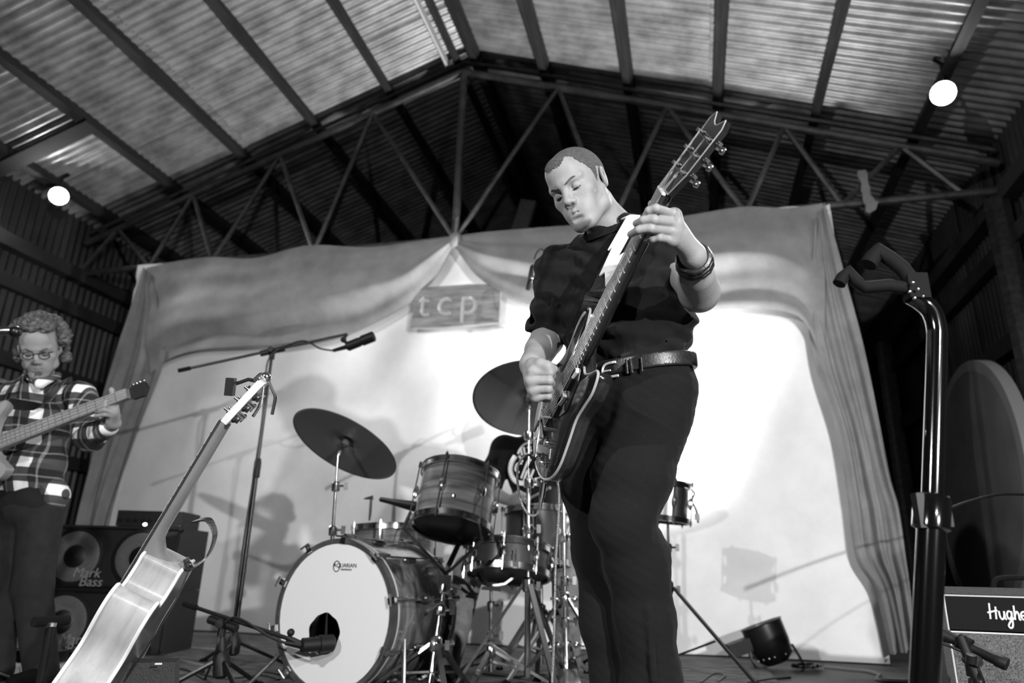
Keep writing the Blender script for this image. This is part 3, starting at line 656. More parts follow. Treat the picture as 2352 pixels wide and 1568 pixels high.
# handwritten logo as raised strokes (unit: x-height 1)
GL = {'H': [[(.1, 0), (.25, 1.9)], [(.9, 0), (1.05, 1.5)], [(-.2, .75), (1.25, 1.05)]], 'u': [[(0, 1), (.05, .3), (.3, 0), (.6, .3), (.7, 1)], [(.7, 1), (.7, .2), (.9, 0)]],
      'g': [[(.7, .9), (.3, 1), (.05, .5), (.3, .05), (.7, .5), (.7, 1), (.65, -.6), (.3, -1), (.05, -.7), (.5, -.1), (1, .2)]], 'h': [[(.1, 0), (.2, 1.7)], [(.15, .5), (.5, 1), (.7, .6), (.7, .1), (.9, 0)]],
      'e': [[(.1, .5), (.6, .6), (.5, 1), (.1, .8), (.05, .3), (.4, 0), (.85, .3)]], 's': [[(.6, .95), (.2, 1), (.15, .7), (.55, .45), (.5, .05), (.05, .05)]], '&': [[(.9, .1), (.2, 1.1), (.4, 1.5), (.65, 1.2), (.05, .5), (.2, .05), (.6, .1), (.9, .7)]],
      'K': [[(.1, 0), (.2, 1.8)], [(.9, 1.7), (.2, .8), (.95, 0)]], 't': [[(.3, 1.6), (.3, .2), (.6, 0)], [(0, 1.05), (.7, 1.1)]], 'n': [[(.05, 1), (.1, 0)], [(.1, .6), (.4, 1), (.65, .7), (.7, .1), (.9, 0)]], 'r': [[(.05, 1), (.1, 0)], [(.1, .6), (.35, 1), (.65, .9)]]}
mb = MB(); x_ = 0.; S_ = .026
lo = fr-hX*(W_/2-.026)+hX*.125+VU*(H_/2-.024-.075)+hN*.010
for ch in 'Hughes&Kettner':
    for st in GL[ch]:
        mb.tube(smoothpath([lo+hX*(x_+a*S_*.8)+VU*b_*S_ for a, b_ in st], 4), .0030, 6)
    x_ += S_*({'H': 1.15, 'K': 1.0, '&': 1.0}.get(ch, .78))
obj('logo', mb, 'white_plastic', amp)
# mic before the amp
mk = thing('microphone', 'black stick microphone lying across the combo amplifier grille', 'microphone', P(2240, 1490, 2.3))
obj('body', MB().lathe(P(2316, 1527, 2.25), P(2180, 1463, 2.36)-P(2316, 1527, 2.25), [(0, 0), (.018, .002), (.0195, .012), (.0195, .03), (.017, .034), (.016, .15), (.021, .17), (.021, .2), (.012, .225), (0, .226)], 16), 'black_plastic', mk)
obj('clip', MB().lathe(P(2215, 1480, 2.33), P(2180, 1463, 2.36)-P(2316, 1527, 2.25), [(.022, -.02), (.025, -.018), (.025, .018), (.022, .02)], 14), 'black_rubber', mk)
obj('plug', MB().tube([P(2184, 1465, 2.36), P(2155, 1452, 2.38)], .013, 8), 'chrome_dull', mk)
boom_stand('microphone_stand', 'low microphone stand in front of the combo amplifier', P(2262, 1700, 2.28), P(2228, 1515, 2.3), P(2262, 1600, 2.27), P(2215, 1486, 2.32), .2, .2)
obj('knob', MB().lathe(P(2231, 1512, 2.27), UP, [(.0, .014), (.014, .012), (.015, -.012), (0, -.014)], 12), 'black_plastic', bpy.data.objects['microphone_stand.003'])
solo('microphone_cable', MB().tube(smoothpath([P(2155, 1452, 2.38), P(2150, 1470, 2.36), P(2185, 1485, 2.33), P(2225, 1506, 2.3), P(2250, 1545, 2.27), P(2255, 1600, 2.25), PZ(2250, 1650, .01)], 5), .0045, 6), 'cable', 'cable hanging from the microphone by the combo amplifier', 'cable')
# big wooden disc leaning on the right wall
dc = np.array([1.80, 5.2, 1.06]); dn = nrm((-1, .02, .06))
dd = thing('wooden_disc', 'tall round wooden disc leaning against the right wall', 'disc', dc-VU*1.06)
M('disc_wood', .30, .7, noise=(3, .04)); M('disc_rim', .38, .6)
obj('face', MB().lathe(dc, dn, [(0, .03), (.75, .03), (.75, -.03), (0, -.03)], 64), 'disc_wood', dd)
obj('rim', MB().lathe(dc, dn, [(.75, .036), (.82, .036), (.82, -.036), (.75, -.036)], 64, closed=True), 'disc_rim', dd)
# PAR can lying on the floor
pc = P(1768, 1495, 4.25); pc[2] = .135; pa = nrm(VU*.92-RH*.33+HD*.1)
pr = thing('stage_light', 'black par can stage light lying on the floor by the backdrop', 'stage light', pc-VU*.135)
obj('can', MB().lathe(pc, pa, [(.0, -.11), (.06, -.105), (.10, -.07), (.112, 0), (.115, .1), (.122, .105), (.118, .108), (.105, .1), (.09, -.02), (0, -.05)], 28), 'black_metal', pr)
obj('yoke', MB().strip(smoothpath([pc+RH*.125, pc+RH*.13-pa*.13, pc-pa*.15, pc-RH*.13-pa*.13, pc-RH*.125], 4), .03, .006, HD), 'black_metal', pr, smooth=False)
obj('side_box', MB().box(pc-RH*.15-VU*.02, (.16, .08, .07), (nrm(RH-VU*-.35), HD, nrm(VU-RH*.35))), 'black_plastic', pr, smooth=False)
for k in range(6): obj('screw', MB().ell(pc-HD*.1+RH*(.03*k-.1)+VU*(-.085+.008*k), .006), 'chrome', pr)
solo('cable_coil', MB().tube([PZ(1850+18*math.cos(t*.9)*(3-t*.05)/1.5, 1528+4*math.sin(t*.9), .02+.01*(t % 3)) for t in range(30)], .007, 6), 'cable', 'coiled black cable on the floor beside the par can', 'cable')
solo('floor_cable', MB().tube(smoothpath([PZ(1895, 1531, .01), PZ(1950, 1537, .01), PZ(1990, 1541, .01), PZ(2020, 1550, .01), PZ(2015, 1560, .01), PZ(2060, 1564, .01), PZ(2140, 1566, .01)], 6), .011, 6), 'cable_grey', 'pale cable snaking over the floor at right', 'cable')
for i, pts in enumerate([[(1610, 1568), (1640, 1548), (1665, 1552), (1650, 1566)], [(1720, 1568), (1770, 1560), (1815, 1556)], [(400, 1512), (440, 1522), (480, 1530), (520, 1534)], [(395, 1556), (450, 1548), (520, 1560), (600, 1552), (640, 1562)], [(620, 1510), (600, 1500), (580, 1496), (550, 1490)], [(1300, 1562), (1250, 1550), (1180, 1556), (1100, 1546)], [(405, 1478), (450, 1488), (500, 1492), (560, 1502), (630, 1506)], [(385, 1535), (430, 1540), (470, 1562)], [(560, 1566), (600, 1545), (650, 1552), (690, 1568)]]):
    lb = ['black cable curling on the floor right of the guitarist\'s legs', 'black cable lying in front of the par can', 'white cable end on the floor beside the bass amplifier', 'black cable running under the short boom stand', 'pale cable behind the bass drum', 'black cable among the drum stand legs', 'pale cable stretching from the bass amplifier towards the bass drum', 'black cable curving beside the guitar rest', 'black cable looped at the foot of the bass drum'][i]
    solo('floor_cable', MB().tube(smoothpath([PZ(a, b_, .012) for a, b_ in pts], 6), .007, 6), ['cable', 'cable', 'cable_grey', 'cable', 'cable_grey', 'cable', 'cable_grey', 'cable', 'cable'][i], lb, 'cable')
# ================================================================== implicit-surface modeller for people (smooth unions, naive surface nets)
class SD:
    def __init__(s): s.p = []
    def cap(s, a, b, ra, rb=None, k=.02, op='u'):
        a = np.asarray(a, float); b = np.asarray(b, float); rb = ra if rb is None else rb; ab = b-a; L2 = ab@ab+1e-12
        def f(p):
            d = p-a; t = np.clip((d@ab)/L2, 0, 1); return np.linalg.norm(d-t[:, None]*ab, axis=1)-(ra+(rb-ra)*t)
        s.p.append((f, (a+b)/2, np.sqrt(L2)/2+max(ra, rb), k, op)); return s
    def chain(s, pts, rs, k=.02, op='u'):
        for i in range(len(pts)-1): s.cap(pts[i], pts[i+1], rs[i], rs[i+1], k, op)
        return s
    def ell(s, c, r, A=None, k=.02, op='u'):
        c = np.asarray(c, float); r = np.asarray((r, r, r) if np.isscalar(r) else r, float); A = np.eye(3) if A is None else np.asarray(A, float)
        def f(p):
            q = (p-c)@A.T; k0 = np.linalg.norm(q/r, axis=1); k1 = np.linalg.norm(q/(r*r), axis=1)+1e-9; return k0*(k0-1)/k1
        s.p.append((f, c, r.max(), k, op)); return s
    def box(s, c, h, rad=.005, A=None, k=.02, op='u'):
        c = np.asarray(c, float); h = np.asarray(h, float); A = np.eye(3) if A is None else np.asarray(A, float)
        def f(p):
            q = np.abs((p-c)@A.T)-h+rad; return np.linalg.norm(np.maximum(q, 0), axis=1)+np.minimum(q.max(1), 0)-rad
        s.p.append((f, c, np.linalg.norm(h)+rad, k, op)); return s
    def fn(s, f, c, r, k=.01, op='u'): s.p.append((f, np.asarray(c, float), r, k, op)); return s
    def ev(s, p, bc=None, br=0.):
        """p (nblocks, m, 3); bc block centres, br block radius for culling"""
        nb, m, _ = p.shape; d = np.full((nb, m), 1.)
        for f, c, r, k, op in s.p:
            if op == 'i' or op == 'd': idx = np.arange(nb)
            else: idx = np.nonzero(np.linalg.norm(bc-c, axis=1)-r < br+k+.03)[0]
            if not len(idx): continue
            e = f(p[idx].reshape(-1, 3)).reshape(len(idx), m); x = d[idx]
            if op == 'd': d[idx] = x+e; continue
            if op == 'u': h = np.maximum(k-np.abs(x-e), 0)/k if k > 0 else 0; d[idx] = np.minimum(x, e)-h*h*k*.25
            elif op == 's': h = np.maximum(k-np.abs(x+e), 0)/k; d[idx] = np.maximum(x, -e)+h*h*k*.25
            else: h = np.maximum(k-np.abs(x-e), 0)/k; d[idx] = np.maximum(x, e)+h*h*k*.25
        return d
    def mesh(s, res, B=8):
        us = [q for q in s.p if q[4] == 'u']
        lo = np.min([c-r-.02 for _, c, r, k, o in us], 0); hi = np.max([c+r+.02 for _, c, r, k, o in us], 0)
        bs = B*res; n = np.ceil((hi-lo)/bs).astype(int)
        I = np.stack(np.meshgrid(*[np.arange(q) for q in n], indexing='ij'), -1).reshape(-1, 3)
        bc = lo+(I+.5)*bs; br = bs*.87
        d = np.concatenate([s.ev(bc[i:i+20000, None], bc[i:i+20000], br)[:, 0] for i in range(0, len(bc), 20000)])
        act = np.abs(d) < br*1.35+.004; I = I[act]; bc = bc[act]
        g = np.stack(np.meshgrid(*[np.arange(B+1)]*3, indexing='ij'), -1).reshape(-1, 3)
        N = n*B+2
        keys, verts, quads = [], [], []
        corners = np.array([(a, b, c) for a in (0, 1) for b in (0, 1) for c in (0, 1)])
        edges = [(i, j) for i in range(8) for j in range(i+1, 8) if np.abs(corners[i]-corners[j]).sum() == 1]
        def key(q): return (q[..., 0].astype(np.int64)*N[1]+q[..., 1])*N[2]+q[..., 2]
        for i0 in range(0, len(I), 1500):
            Ib = I[i0:i0+1500]; base = Ib*B; pts = lo+(base[:, None]+g[None])*res
            D = s.ev(pts, bc[i0:i0+1500], br).reshape(-1, B+1, B+1, B+1)
            cv = np.stack([D[:, a:a+B, b:b+B, c:c+B] for a, b, c in corners], -1); ins = cv < 0
            mix = ins.any(-1) & ~ins.all(-1); w = np.argwhere(mix)
            if len(w):
                val = cv[mix]; acc = np.zeros((len(w), 3)); cnt = np.zeros(len(w))
                for a, b in edges:
                    m = (val[:, a] < 0) != (val[:, b] < 0); t = val[:, a]/(val[:, a]-val[:, b]+1e-12)
                    acc[m] += (corners[a]+t[:, None]*(corners[b]-corners[a]))[m]; cnt[m] += 1
                cell = base[w[:, 0]]+w[:, 1:]; keys.append(key(cell)); verts.append(lo+(cell+acc/cnt[:, None])*res)
            for ax in range(3):
                sl0 = D[:, :B, :B, :B]; e = [0, 0, 0]; e[ax] = 1
                sl1 = D[:, e[0]:B+e[0], e[1]:B+e[1], e[2]:B+e[2]]
                for sign in (1, -1):
                    m = (sl0 < 0) & (sl1 >= 0) if sign == 1 else (sl0 >= 0) & (sl1 < 0)
                    w = np.argwhere(m)
                    if not len(w): continue
                    cell = base[w[:, 0]]+w[:, 1:]; u, v = (ax+1) % 3, (ax+2) % 3; q = []
                    for du, dv in ((-1, -1), (0, -1), (0, 0), (-1, 0)):
                        cc = cell.copy(); cc[:, u] += du; cc[:, v] += dv; q.append(key(cc))
                    q = np.stack(q, 1); quads.append(q if sign == 1 else q[:, ::-1])
        keys = np.concatenate(keys); verts = np.concatenate(verts); quads = np.concatenate(quads)
        o = np.argsort(keys); keys = keys[o]; verts = verts[o]
        ix = np.clip(np.searchsorted(keys, quads), 0, len(keys)-1); ok = (keys[ix] == quads).all(1)
        return verts, ix[ok]
def rotA(axis, ang):
    a = nrm(axis); c, s = math.cos(ang), math.sin(ang); K = np.array([[0, -a[2], a[1]], [a[2], 0, -a[0]], [-a[1], a[0], 0]]); return np.eye(3)+s*K+(1-c)*K@K
def vnoise(p, f, seed=0):
    """cheap smooth noise from summed sines"""
    r = np.random.RandomState(seed); o = 0
    for i in range(4):
        w = r.normal(size=3)*f; o = o+np.sin(p@w+r.uniform(0, 6.28))
    return o/4

M('skin', .535, .58, noise=(35, .012), bump=(160, .12), spec=.35)
M('hair_short', .24, .85, noise=(420, .16), bump=(500, .8))
M('hair_curly', .26, .6, noise=(60, .12), bump=(90, 1.))
M('brow', .30, .9, noise=(200, .06)); M('eye_dark', .05, .4)
M('tee_black', .055, .9, noise=(30, .012), bump=(900, .25), sheen=.05, spec=.2)
M('trouser', .065, .92, noise=(500, .025), bump=(700, .35), sheen=.03, spec=.2)
M('leather', .13, .38, noise=(60, .03), bump=(160, .2)); M('denim', .30, .9, noise=(30, .05), bump=(600, .4)); M('denim_light', .5, .9, noise=(20, .08), bump=(600, .4))

# local head frame: x = the person's left, y = facing, z = up
def head(sd, Rm, o, s=1., neck=None, detail=True, open_eyes=False):
    W_ = lambda x, y, z: o+Rm@(np.array([x, y, z])*s)
    def E(c, r, k=.012, op='u', rx=0., ry=0., rz=0.):
        L = rotA((0, 0, 1), rz)@rotA((0, 1, 0), ry)@rotA((1, 0, 0), rx); sd.ell(W_(*c), np.array(r)*s, (Rm@L).T, k*s, op)
    def Cp(a, b, ra, rb, k=.012, op='u'): sd.cap(W_(*a), W_(*b), ra*s, rb*s, k*s, op)
    E((0, -.014, .040), (.0765, .099, .084), .01)
    E((0, .026, .020), (.068, .072, .085), .02)
    E((0, .030, -.035), (.054, .061, .072), .03)
    E((0, .064, -.092), (.036, .028, .027), .03)
    E((0, .078, -.104), (.018, .017, .014), .02)
    for q in (1, -1):
        Cp((q*.056, -.002, -.030), (q*.050, .012, -.068), .014, .014, .02)
        Cp((q*.052, .012, -.070), (q*.020, .073, -.104), .018, .016, .02)
        E((q*.045, .058, -.021), (.019, .017, .015), .024)                 # cheekbone
        E((q*.030, .066, -.058), (.018, .014, .022), .026)                 # cheek
        Cp((q*.008, .0915, .021), (q*.048, .0715, .023), .0120, .011, .010)   # brow ridge
    E((0, .074, .060), (.046, .024, .04), .02)                            # forehead
    if detail:
        for q in (1, -1): E((q*.031, .095, -.001), (.0195, .0165, .0125), .009, 's')
        for q in (1, -1): E((q*.031, .0755, -.0005), (.0145, .0135, .0135), .004)   # lidded eyeball
        for q in (1, -1): Cp((q*.019, .084, -.0115), (q*.042, .078, -.012), .0040, .0030, .006)   # lower lid
    Cp((0, .088, .012), (0, .107, -.026), .0085, .0105, .010)             # nose
    E((0, .1095, -.032), (.0130, .0125, .0110), .006)
    for q in (1, -1): E((q*.0130, .1000, -.0365), (.0085, .0105, .0080), .005)
    if detail:
        for q in (1, -1): E((q*.0072, .1070, -.0450), (.0040, .0055, .0045), .003, 's')
    E((0, .0815, -.066), (.034, .018, .026), .02)                          # mouth mound
    if detail:
        Cp((-.025, .0885, -.0665), (0, .0985, -.0635), .0034, .0046, .006); Cp((.025, .0885, -.0665), (0, .0985, -.0635), .0034, .0046, .006)
        Cp((-.020, .0900, -.0745), (.020, .0900, -.0745), .0042, .0042, .006); E((0, .0935, -.0750), (.015, .007, .0055), .006)
        Cp((-.028, .0885, -.0700), (0, .1045, -.0692), .0015, .0018, .003, 's'); Cp((.028, .0885, -.0700), (0, .1045, -.0692), .0015, .0018, .003, 's')
        E((0, .099, -.088), (.016, .006, .006), .008, 's')
    for q in (1, -1):                                                     # ears
        L = (0, q*.12, q*-.30)
        E((q*.078, -.012, -.002), (.0075, .0195, .0315), .004, 'u', *L)
        if detail:
            E((q*.0845, -.010, .003), (.0065, .0115, .0185), .004, 's', *L)
            E((q*.081, -.004, -.012), (.004, .006, .008), .003, 'u', *L)
            E((q*.0815, -.014, .002), (.0028, .006, .014), .004, 'u', *L)
    if neck is not None: sd.cap(W_(0, -.020, -.045), neck, .052*s, .060*s, .03)
    return W_
def hair_buzz(Rm, o, s):
    h = SD(); W_ = lambda x, y, z: o+Rm@(np.array([x, y, z])*s)
    for c, r, k in (((0, -.014, .040), (.0765, .099, .084), .01), ((0, .026, .020), (.068, .072, .085), .02), ((0, .074, .060), (.046, .024, .04), .02)):
        h.ell(W_(*c), (np.array(r)+.0022)*s, Rm.T, k*s)
    def reg(p):
        q = ((p-o)@Rm)/s; x = np.abs(q[:, 0]); y = q[:, 1]
        zm = np.interp(y, [-.11, -.045, -.03, .0, .008, .022, .032, .05, .07, .12], [-.062, -.055, .026, .034, .030, -.018, .020, .048, .066, .072])
        zm = zm+.026*np.exp(-((x-.044)/.013)**2)*(y > .02)*np.clip((y-.02)/.02, 0, 1)
        return (zm-q[:, 2]+.0025*np.sin(x*900)+.0025*np.sin(y*800+q[:, 0]*500))*s*.8
    h.fn(reg, o, .3, .003, 'i'); return h
def brows(Rm, o, s):
    out = []
    for q in (1, -1):
        W_ = lambda x, y, z: o+Rm@(np.array([x, y, z])*s)
        out.append((MB().tube(smoothpath([W_(q*.011, .1020, .0150), W_(q*.023, .0995, .0185), W_(q*.037, .0920, .0235), W_(q*.053, .0745, .0205)], 5), [.0020*s]*3+[.0030*s]*9+[.0024*s]*3+[.001*s], 6),
                    MB().tube(smoothpath([W_(q*.0185, .0865, -.0075), W_(q*.026, .0905, -.0085), W_(q*.036, .089, -.0085), W_(q*.0445, .081, -.0060)], 5), [.0012*s]*4+[.0024*s]*8+[.0018*s]*3+[.0008*s], 6)))
    return out
def hand(sd, wrist, fingers, thumb, fr=.0085, palm_n=None, k=.006):
    """fingers: list of [mcp, pip, dip, tip]; palm grows from the wrist to the knuckles"""
    wrist = np.asarray(wrist, float)
    for i, f in enumerate(fingers):
        sc = (1., 1.04, 1., .86)[i]; rs = [fr*1.12*sc, fr*1.0*sc, fr*.92*sc, fr*.76*sc][:len(f)]
        sd.chain(f, rs, k*.6)
        sd.cap(wrist+(np.asarray(f[0])-wrist)*.12, f[0], fr*1.55, fr*1.22*sc, .014)
    m = np.mean([f[0] for f in fingers], 0); sd.cap(wrist, wrist+(m-wrist)*.7, fr*2.1, fr*1.7, .02)
    sd.chain(thumb, [fr*1.7, fr*1.3, fr*1.12, fr*.9][:len(thumb)], .010)
# ================================================================== electric guitar
GO = np.array([-.4045, 1.864, .757]); GA = nrm((.4915, -.6311, .6024)); GN = np.array([-.8488, -.5147, .1522]); GN = nrm(GN-GA*(GN@GA)); GB = np.cross(GN, GA)
def G(x, y, z=0.): return GO+GA*x+GB*y+GN*z
def on_face(px, py, z=0.):
    d = ray(px, py); p = CAM+d*(((GO+GN*z-CAM)@GN)/(d@GN)); q = p-GO; return q@GA, q@GB
M('guitar_gloss', .11, .16, coat=.9, noise=(5, .03)); M('guitar_black', .03, .14, coat=.8); M('binding', .60, .4); M('fretboard', .13, .5, noise=(40, .03), stretch=(1, 6, 6)); M('string', .78, .4, .6); M('fret_wire', .8, .5, .3)
gt = thing('electric_guitar', 'dark glossy double-cutaway electric guitar played by the man in front', 'guitar', GO, (GA, GB, GN))
bass = [(0, 0), (.006, .05), (.03, .11), (.075, .155), (.13, .168), (.19, .155), (.24, .132), (.285, .128), (.335, .142), (.38, .142), (.408, .122), (.41, .106), (.385, .085), (.355, .062), (.342, .036)]
treb = [(.325, -.036), (.332, -.06), (.355, -.085), (.377, -.105), (.372, -.124), (.335, -.138), (.29, -.132), (.245, -.128), (.19, -.150), (.13, -.168), (.075, -.155), (.03, -.11), (.006, -.05)]
outl = [tuple(q) for q in smoothpath([np.array(q) for q in bass+treb], 4, True)]; outl = outl[::-1]
if sum(a[0]*b[1]-b[0]*a[1] for a, b in zip(outl, outl[1:]+outl[:1])) < 0: outl = outl[::-1]
ctr = np.array([.2, 0])
def inset(o, d): return [tuple(np.array(p)+nrm(ctr-np.array(p))*d) for p in o]
n = len(outl); mb = MB()
rings = [(inset(outl, .03), -.045), (inset(outl, .008), -.043), (outl, -.034), (outl, -.004), (inset(outl, .004), .0), (inset(outl, .05), .004), (inset(outl, .09), .006)]
vs = [G(a, b, z) for o2, z in rings for a, b in o2]
fs = [(i*n+k, i*n+(k+1) % n, (i+1)*n+(k+1) % n, (i+1)*n+k) for i in range(len(rings)-1) for k in range(n)]+[tuple(range(n))[::-1], tuple((len(rings)-1)*n+k for k in range(n))]
gb = obj('body', mb.add(vs, fs), 'guitar_gloss', gt, angle=50)
obj('binding', MB().tube([G(a, b, -.003) for a, b in outl], .0034, 6, closed=True), 'binding', gb)
NU = .785; SCL = .655
nk = MB(); vs = []; m_ = 12
for i in range(m_+1):
    x = .27+(NU-.27)*i/m_; w = .0265-(.0265-.0215)*i/m_
    for k in range(9):
        a = math.pi*k/8; vs.append(G(x, w*math.cos(a), .006-(.021+.004*(1-i/m_))*math.sin(a)))
nk.add(vs, [(i*9+k, i*9+k+1, (i+1)*9+k+1, (i+1)*9+k) for i in range(m_) for k in range(8)]+[(i*9+8, i*9, (i+1)*9, (i+1)*9+8) for i in range(m_)]+[tuple(range(9))[::-1], tuple(m_*9+k for k in range(9))])
neck = obj('neck', nk, 'guitar_black', gt)
fb = obj('fretboard', MB().prism([(.255, -.0275), (NU, -.0215), (NU, .0215), (.255, .0275)], G(0, 0), GA, GB, .006, .0125), 'fretboard', gt, smooth=False)
fsrc = None
for i in range(1, 23):
    x = NU-SCL*(1-2**(-i/12)); w = .0215+(.0275-.0215)*(NU-x)/(NU-.255)
    obj('fret', MB().tube([G(x, -w, .0129), G(x, w, .0129)], .0016, 5), 'fret_wire', fb)
for i in (3, 5, 7, 9, 12, 15, 17, 19):
    x0, x1 = (NU-SCL*(1-2**(-j/12)) for j in (i-.25, i-.72))
    obj('inlay', MB().prism([(x0, -.013), (x1, -.013), (x1, -.006), (x0, .011)], G(0, 0), GA, GB, .0125, .0131), 'ivory', fb, smooth=False)
    obj('inlay', MB().prism([(x0+.004, .013), (x1, -.001), (x1, .013)], G(0, 0), GA, GB, .0125, .0131), 'ivory', fb, smooth=False)
obj('nut', MB().box(G(NU+.002, 0, .012), (.004, .043, .008), (GA, GB, GN)), 'ivory', gt, smooth=False)
# headstock, open-book top, tilted back
HB = nrm(GA*math.cos(.2)-GN*math.sin(.2)); HN = np.cross(HB, GB); HO = G(NU+.004, 0, .004)
hs_out = [(0, -.022), (.03, -.03), (.055, -.038), (.165, -.041), (.182, -.03), (.166, -.012), (.162, 0), (.166, .012), (.182, .03), (.165, .041), (.055, .038), (.03, .03), (0, .022)]
hs = obj('headstock', MB().prism(hs_out, HO, HB, GB, -.014, 0), 'guitar_gloss', gt, smooth=False)
obj('headstock_edge', MB().tube([HO+HB*a+GB*b+HN*.0003 for a, b in hs_out], .0012, 5, closed=True), 'binding', hs)
for s in (1, -1):
    for i, x in enumerate((.055, .095, .135)):
        p = HO+HB*x+GB*s*.026
        tn = obj('tuner', MB().lathe(p, HN, [(.007, 0), (.007, .003), (.004, .004), (.0035, .014), (.0045, .015), (0, .016)], 10).box(p-HN*.020, (.016, .012, .012), (HB, GB, HN)).tube([p-HN*.02, p-HN*.02+GB*s*.026], .003, 6), 'nickel', gt)
        obj('button', MB().ell(p-HN*.02+GB*s*.033, (.0085, .010, .006), (HB, GB, HN), 8, 6), 'nickel', tn)
obj('headstock_logo', MB().tube([HO+HB*(.035+.006*math.cos(t/2))+GB*(.004*math.sin(t/2)+.004)+HN*.001 for t in range(13)], .0008, 5), 'ivory', hs)
for i in range(6):
    yb = (i-2.5)/2.5; s = 1 if yb > 0 else -1; x = (.055, .095, .135)[[2, 1, 0, 0, 1, 2][i]]
    a, b, c = G(.125, yb*.026, .022), G(NU, yb*.0175, .0155), HO+HB*x+GB*s*.022+HN*.010
    obj('string', MB().tube([a, b, c], .0011*(1+.25*yb), 5), 'string', gt)
# pickguard with a pale bevelled edge, pickups, bridge, controls (read off the face)
pg = [on_face(*q, .007) for q in ((1326, 846), (1309, 879), (1327, 872), (1303, 915), (1277, 938))]
M('pickup_black', .05, .35)
pk = obj('pickguard', MB().prism([(.19, -.055), (.225, -.075), (.30, -.06), (.325, -.036), (.34, -.03), (.255, .0), (.255, .04), (.20, .045), (.155, .02)], G(0, 0), GA, GB, .006, .0085), 'pickup_black', gt, smooth=False)
for pts in (((1291, 864), (1298, 912), (1279, 938)), ((1327, 846), (1326, 854), (1309, 879))):
    q = [on_face(a, b, .012) for a, b in pts]
    obj('pickguard_edge', MB().strip([G(a, b, .012) for a, b in q], .009, .006, GN), 'ivory', pk, smooth=False)
for x in (.275, .185):
    pu = obj('pickup', MB().box(G(x, 0, .011), (.036, .072, .012), (GA, GB, GN)), 'pickup_black', gt, smooth=False)
    for i in range(6): obj('pole_piece', MB().lathe(G(x+.008, (i-2.5)*.0105, .0165), GN, [(.0028, 0), (.0028, .002), (0, .0022)], 8), 'nickel', pu)
br = obj('bridge', MB().box(G(.13, 0, .016), (.014, .078, .012), (GA, GB, GN)), 'nickel', gt, smooth=False)
for i in range(6): obj('saddle', MB().box(G(.13, (i-2.5)*.0105, .0225), (.010, .007, .004), (GA, GB, GN)), 'chrome', br, smooth=False)
for s in (1, -1): obj('bridge_post', MB().lathe(G(.13, s*.036, .004), GN, [(.006, 0), (.006, .02), (0, .022)], 10), 'nickel', br)
obj('tailpiece', MB().box(G(.095, 0, .013), (.022, .085, .01), (GA, GB, GN)).tube([G(.095, .03, .02), G(.06, .03, .02)], .004, 6), 'nickel', gt)
kp = [on_face(*q, .006) for q in ((1281, 950), (1287, 962), (1256, 1024), (1262, 1030))]
for (a, b) in ((.115, -.075), (.055, -.062), (.07, -.10), (.085, -.035)):
    obj('knob', MB().lathe(G(a, b, .004), GN, [(.0125, 0), (.0125, .004), (.010, .006), (.010, .016), (.008, .018), (0, .018)], 16), 'chrome', gt)
tw = [on_face(*q, .02) for q in ((1270, 960), (1246, 957), (1244, 975), (1232, 1050), (1228, 1052), (1221, 1074))]
tr = obj('tremolo_arm', MB().tube([G(a, b, .024) for a, b in tw[:4]], .0026, 8), 'chrome', gt)
obj('arm_tip', MB().tube([G(*tw[3], .024), G(*tw[5], .024)], .0048, 8), 'black_plastic', tr)
sw = on_face(1243, 1010, .01); obj('toggle_switch', MB().lathe(G(*sw, .004), GN, [(.007, 0), (.007, .004), (.002, .006), (.002, .02), (.0045, .024), (0, .028)], 10), 'ivory', gt)
obj('strap_button', MB().lathe(G(.0, .0, -.02), -GA, [(.004, -.004), (.004, .010), (.008, .012), (.008, .016), (0, .017)], 10), 'nickel', gt)
# strap over his shoulder, with its lightning bolt
st_pts = [G(.40, .125, -.02), Q(1376, 678, 1.79), Q(1392, 640, 1.815), Q(1416, 592, 1.85), Q(1444, 540, 1.885), Q(1466, 503, 1.915), Q(1482, 489, 1.96), Q(1492, 496, 2.03), Q(1500, 530, 2.09), Q(1495, 620, 2.13), Q(1470, 720, 2.12), Q(1420, 840, 2.10), Q(1380, 940, 2.02), G(.02, .03, -.04), G(-.012, .0, -.02)]
sdir = nrm(RT*.86+UP*.45)
strap = thing('guitar_strap', 'black guitar strap with a white lightning bolt over his shoulder', 'strap', st_pts[0])
sp = smoothpath(st_pts, 5)
obj('band', MB().strip(sp, .068, .004, [nrm(RT*.80+UP*.42-FW*.35)]*len(sp)), 'leather', strap, smooth=False)
sx = [(1002, 797), (1085, 801), (1040, 880), (890, 1158), (955, 1118), (878, 1270), (789, 1420), (783, 1290), (735, 1320), (846, 1078), (808, 1100), (968, 820), (920, 834)]
o3 = Q(1416, 592, 1.842); up3 = nrm(Q(1466, 503, 1.905)-Q(1376, 678, 1.782)); n3 = nrm(np.cross(up3, nrm(RT*.80+UP*.42-FW*.35))); n3 = -n3 if n3@FW > 0 else n3
ax3 = np.cross(up3, n3)
def on_strap(px, py):
    d = ray(px, py); p = CAM+d*(((o3+n3*.006-CAM)@n3)/(d@n3)); return (p-o3)@ax3, (p-o3)@up3
bo = [on_strap(1180+a/3.733, 280+b/3.733) for a, b in sx]
if sum(a[0]*b[1]-b[0]*a[1] for a, b in zip(bo, bo[1:]+bo[:1])) < 0: bo = bo[::-1]
obj('lightning_bolt', MB().prism(bo, o3, ax3, up3, .004, .008), 'white_plastic', strap, smooth=False)
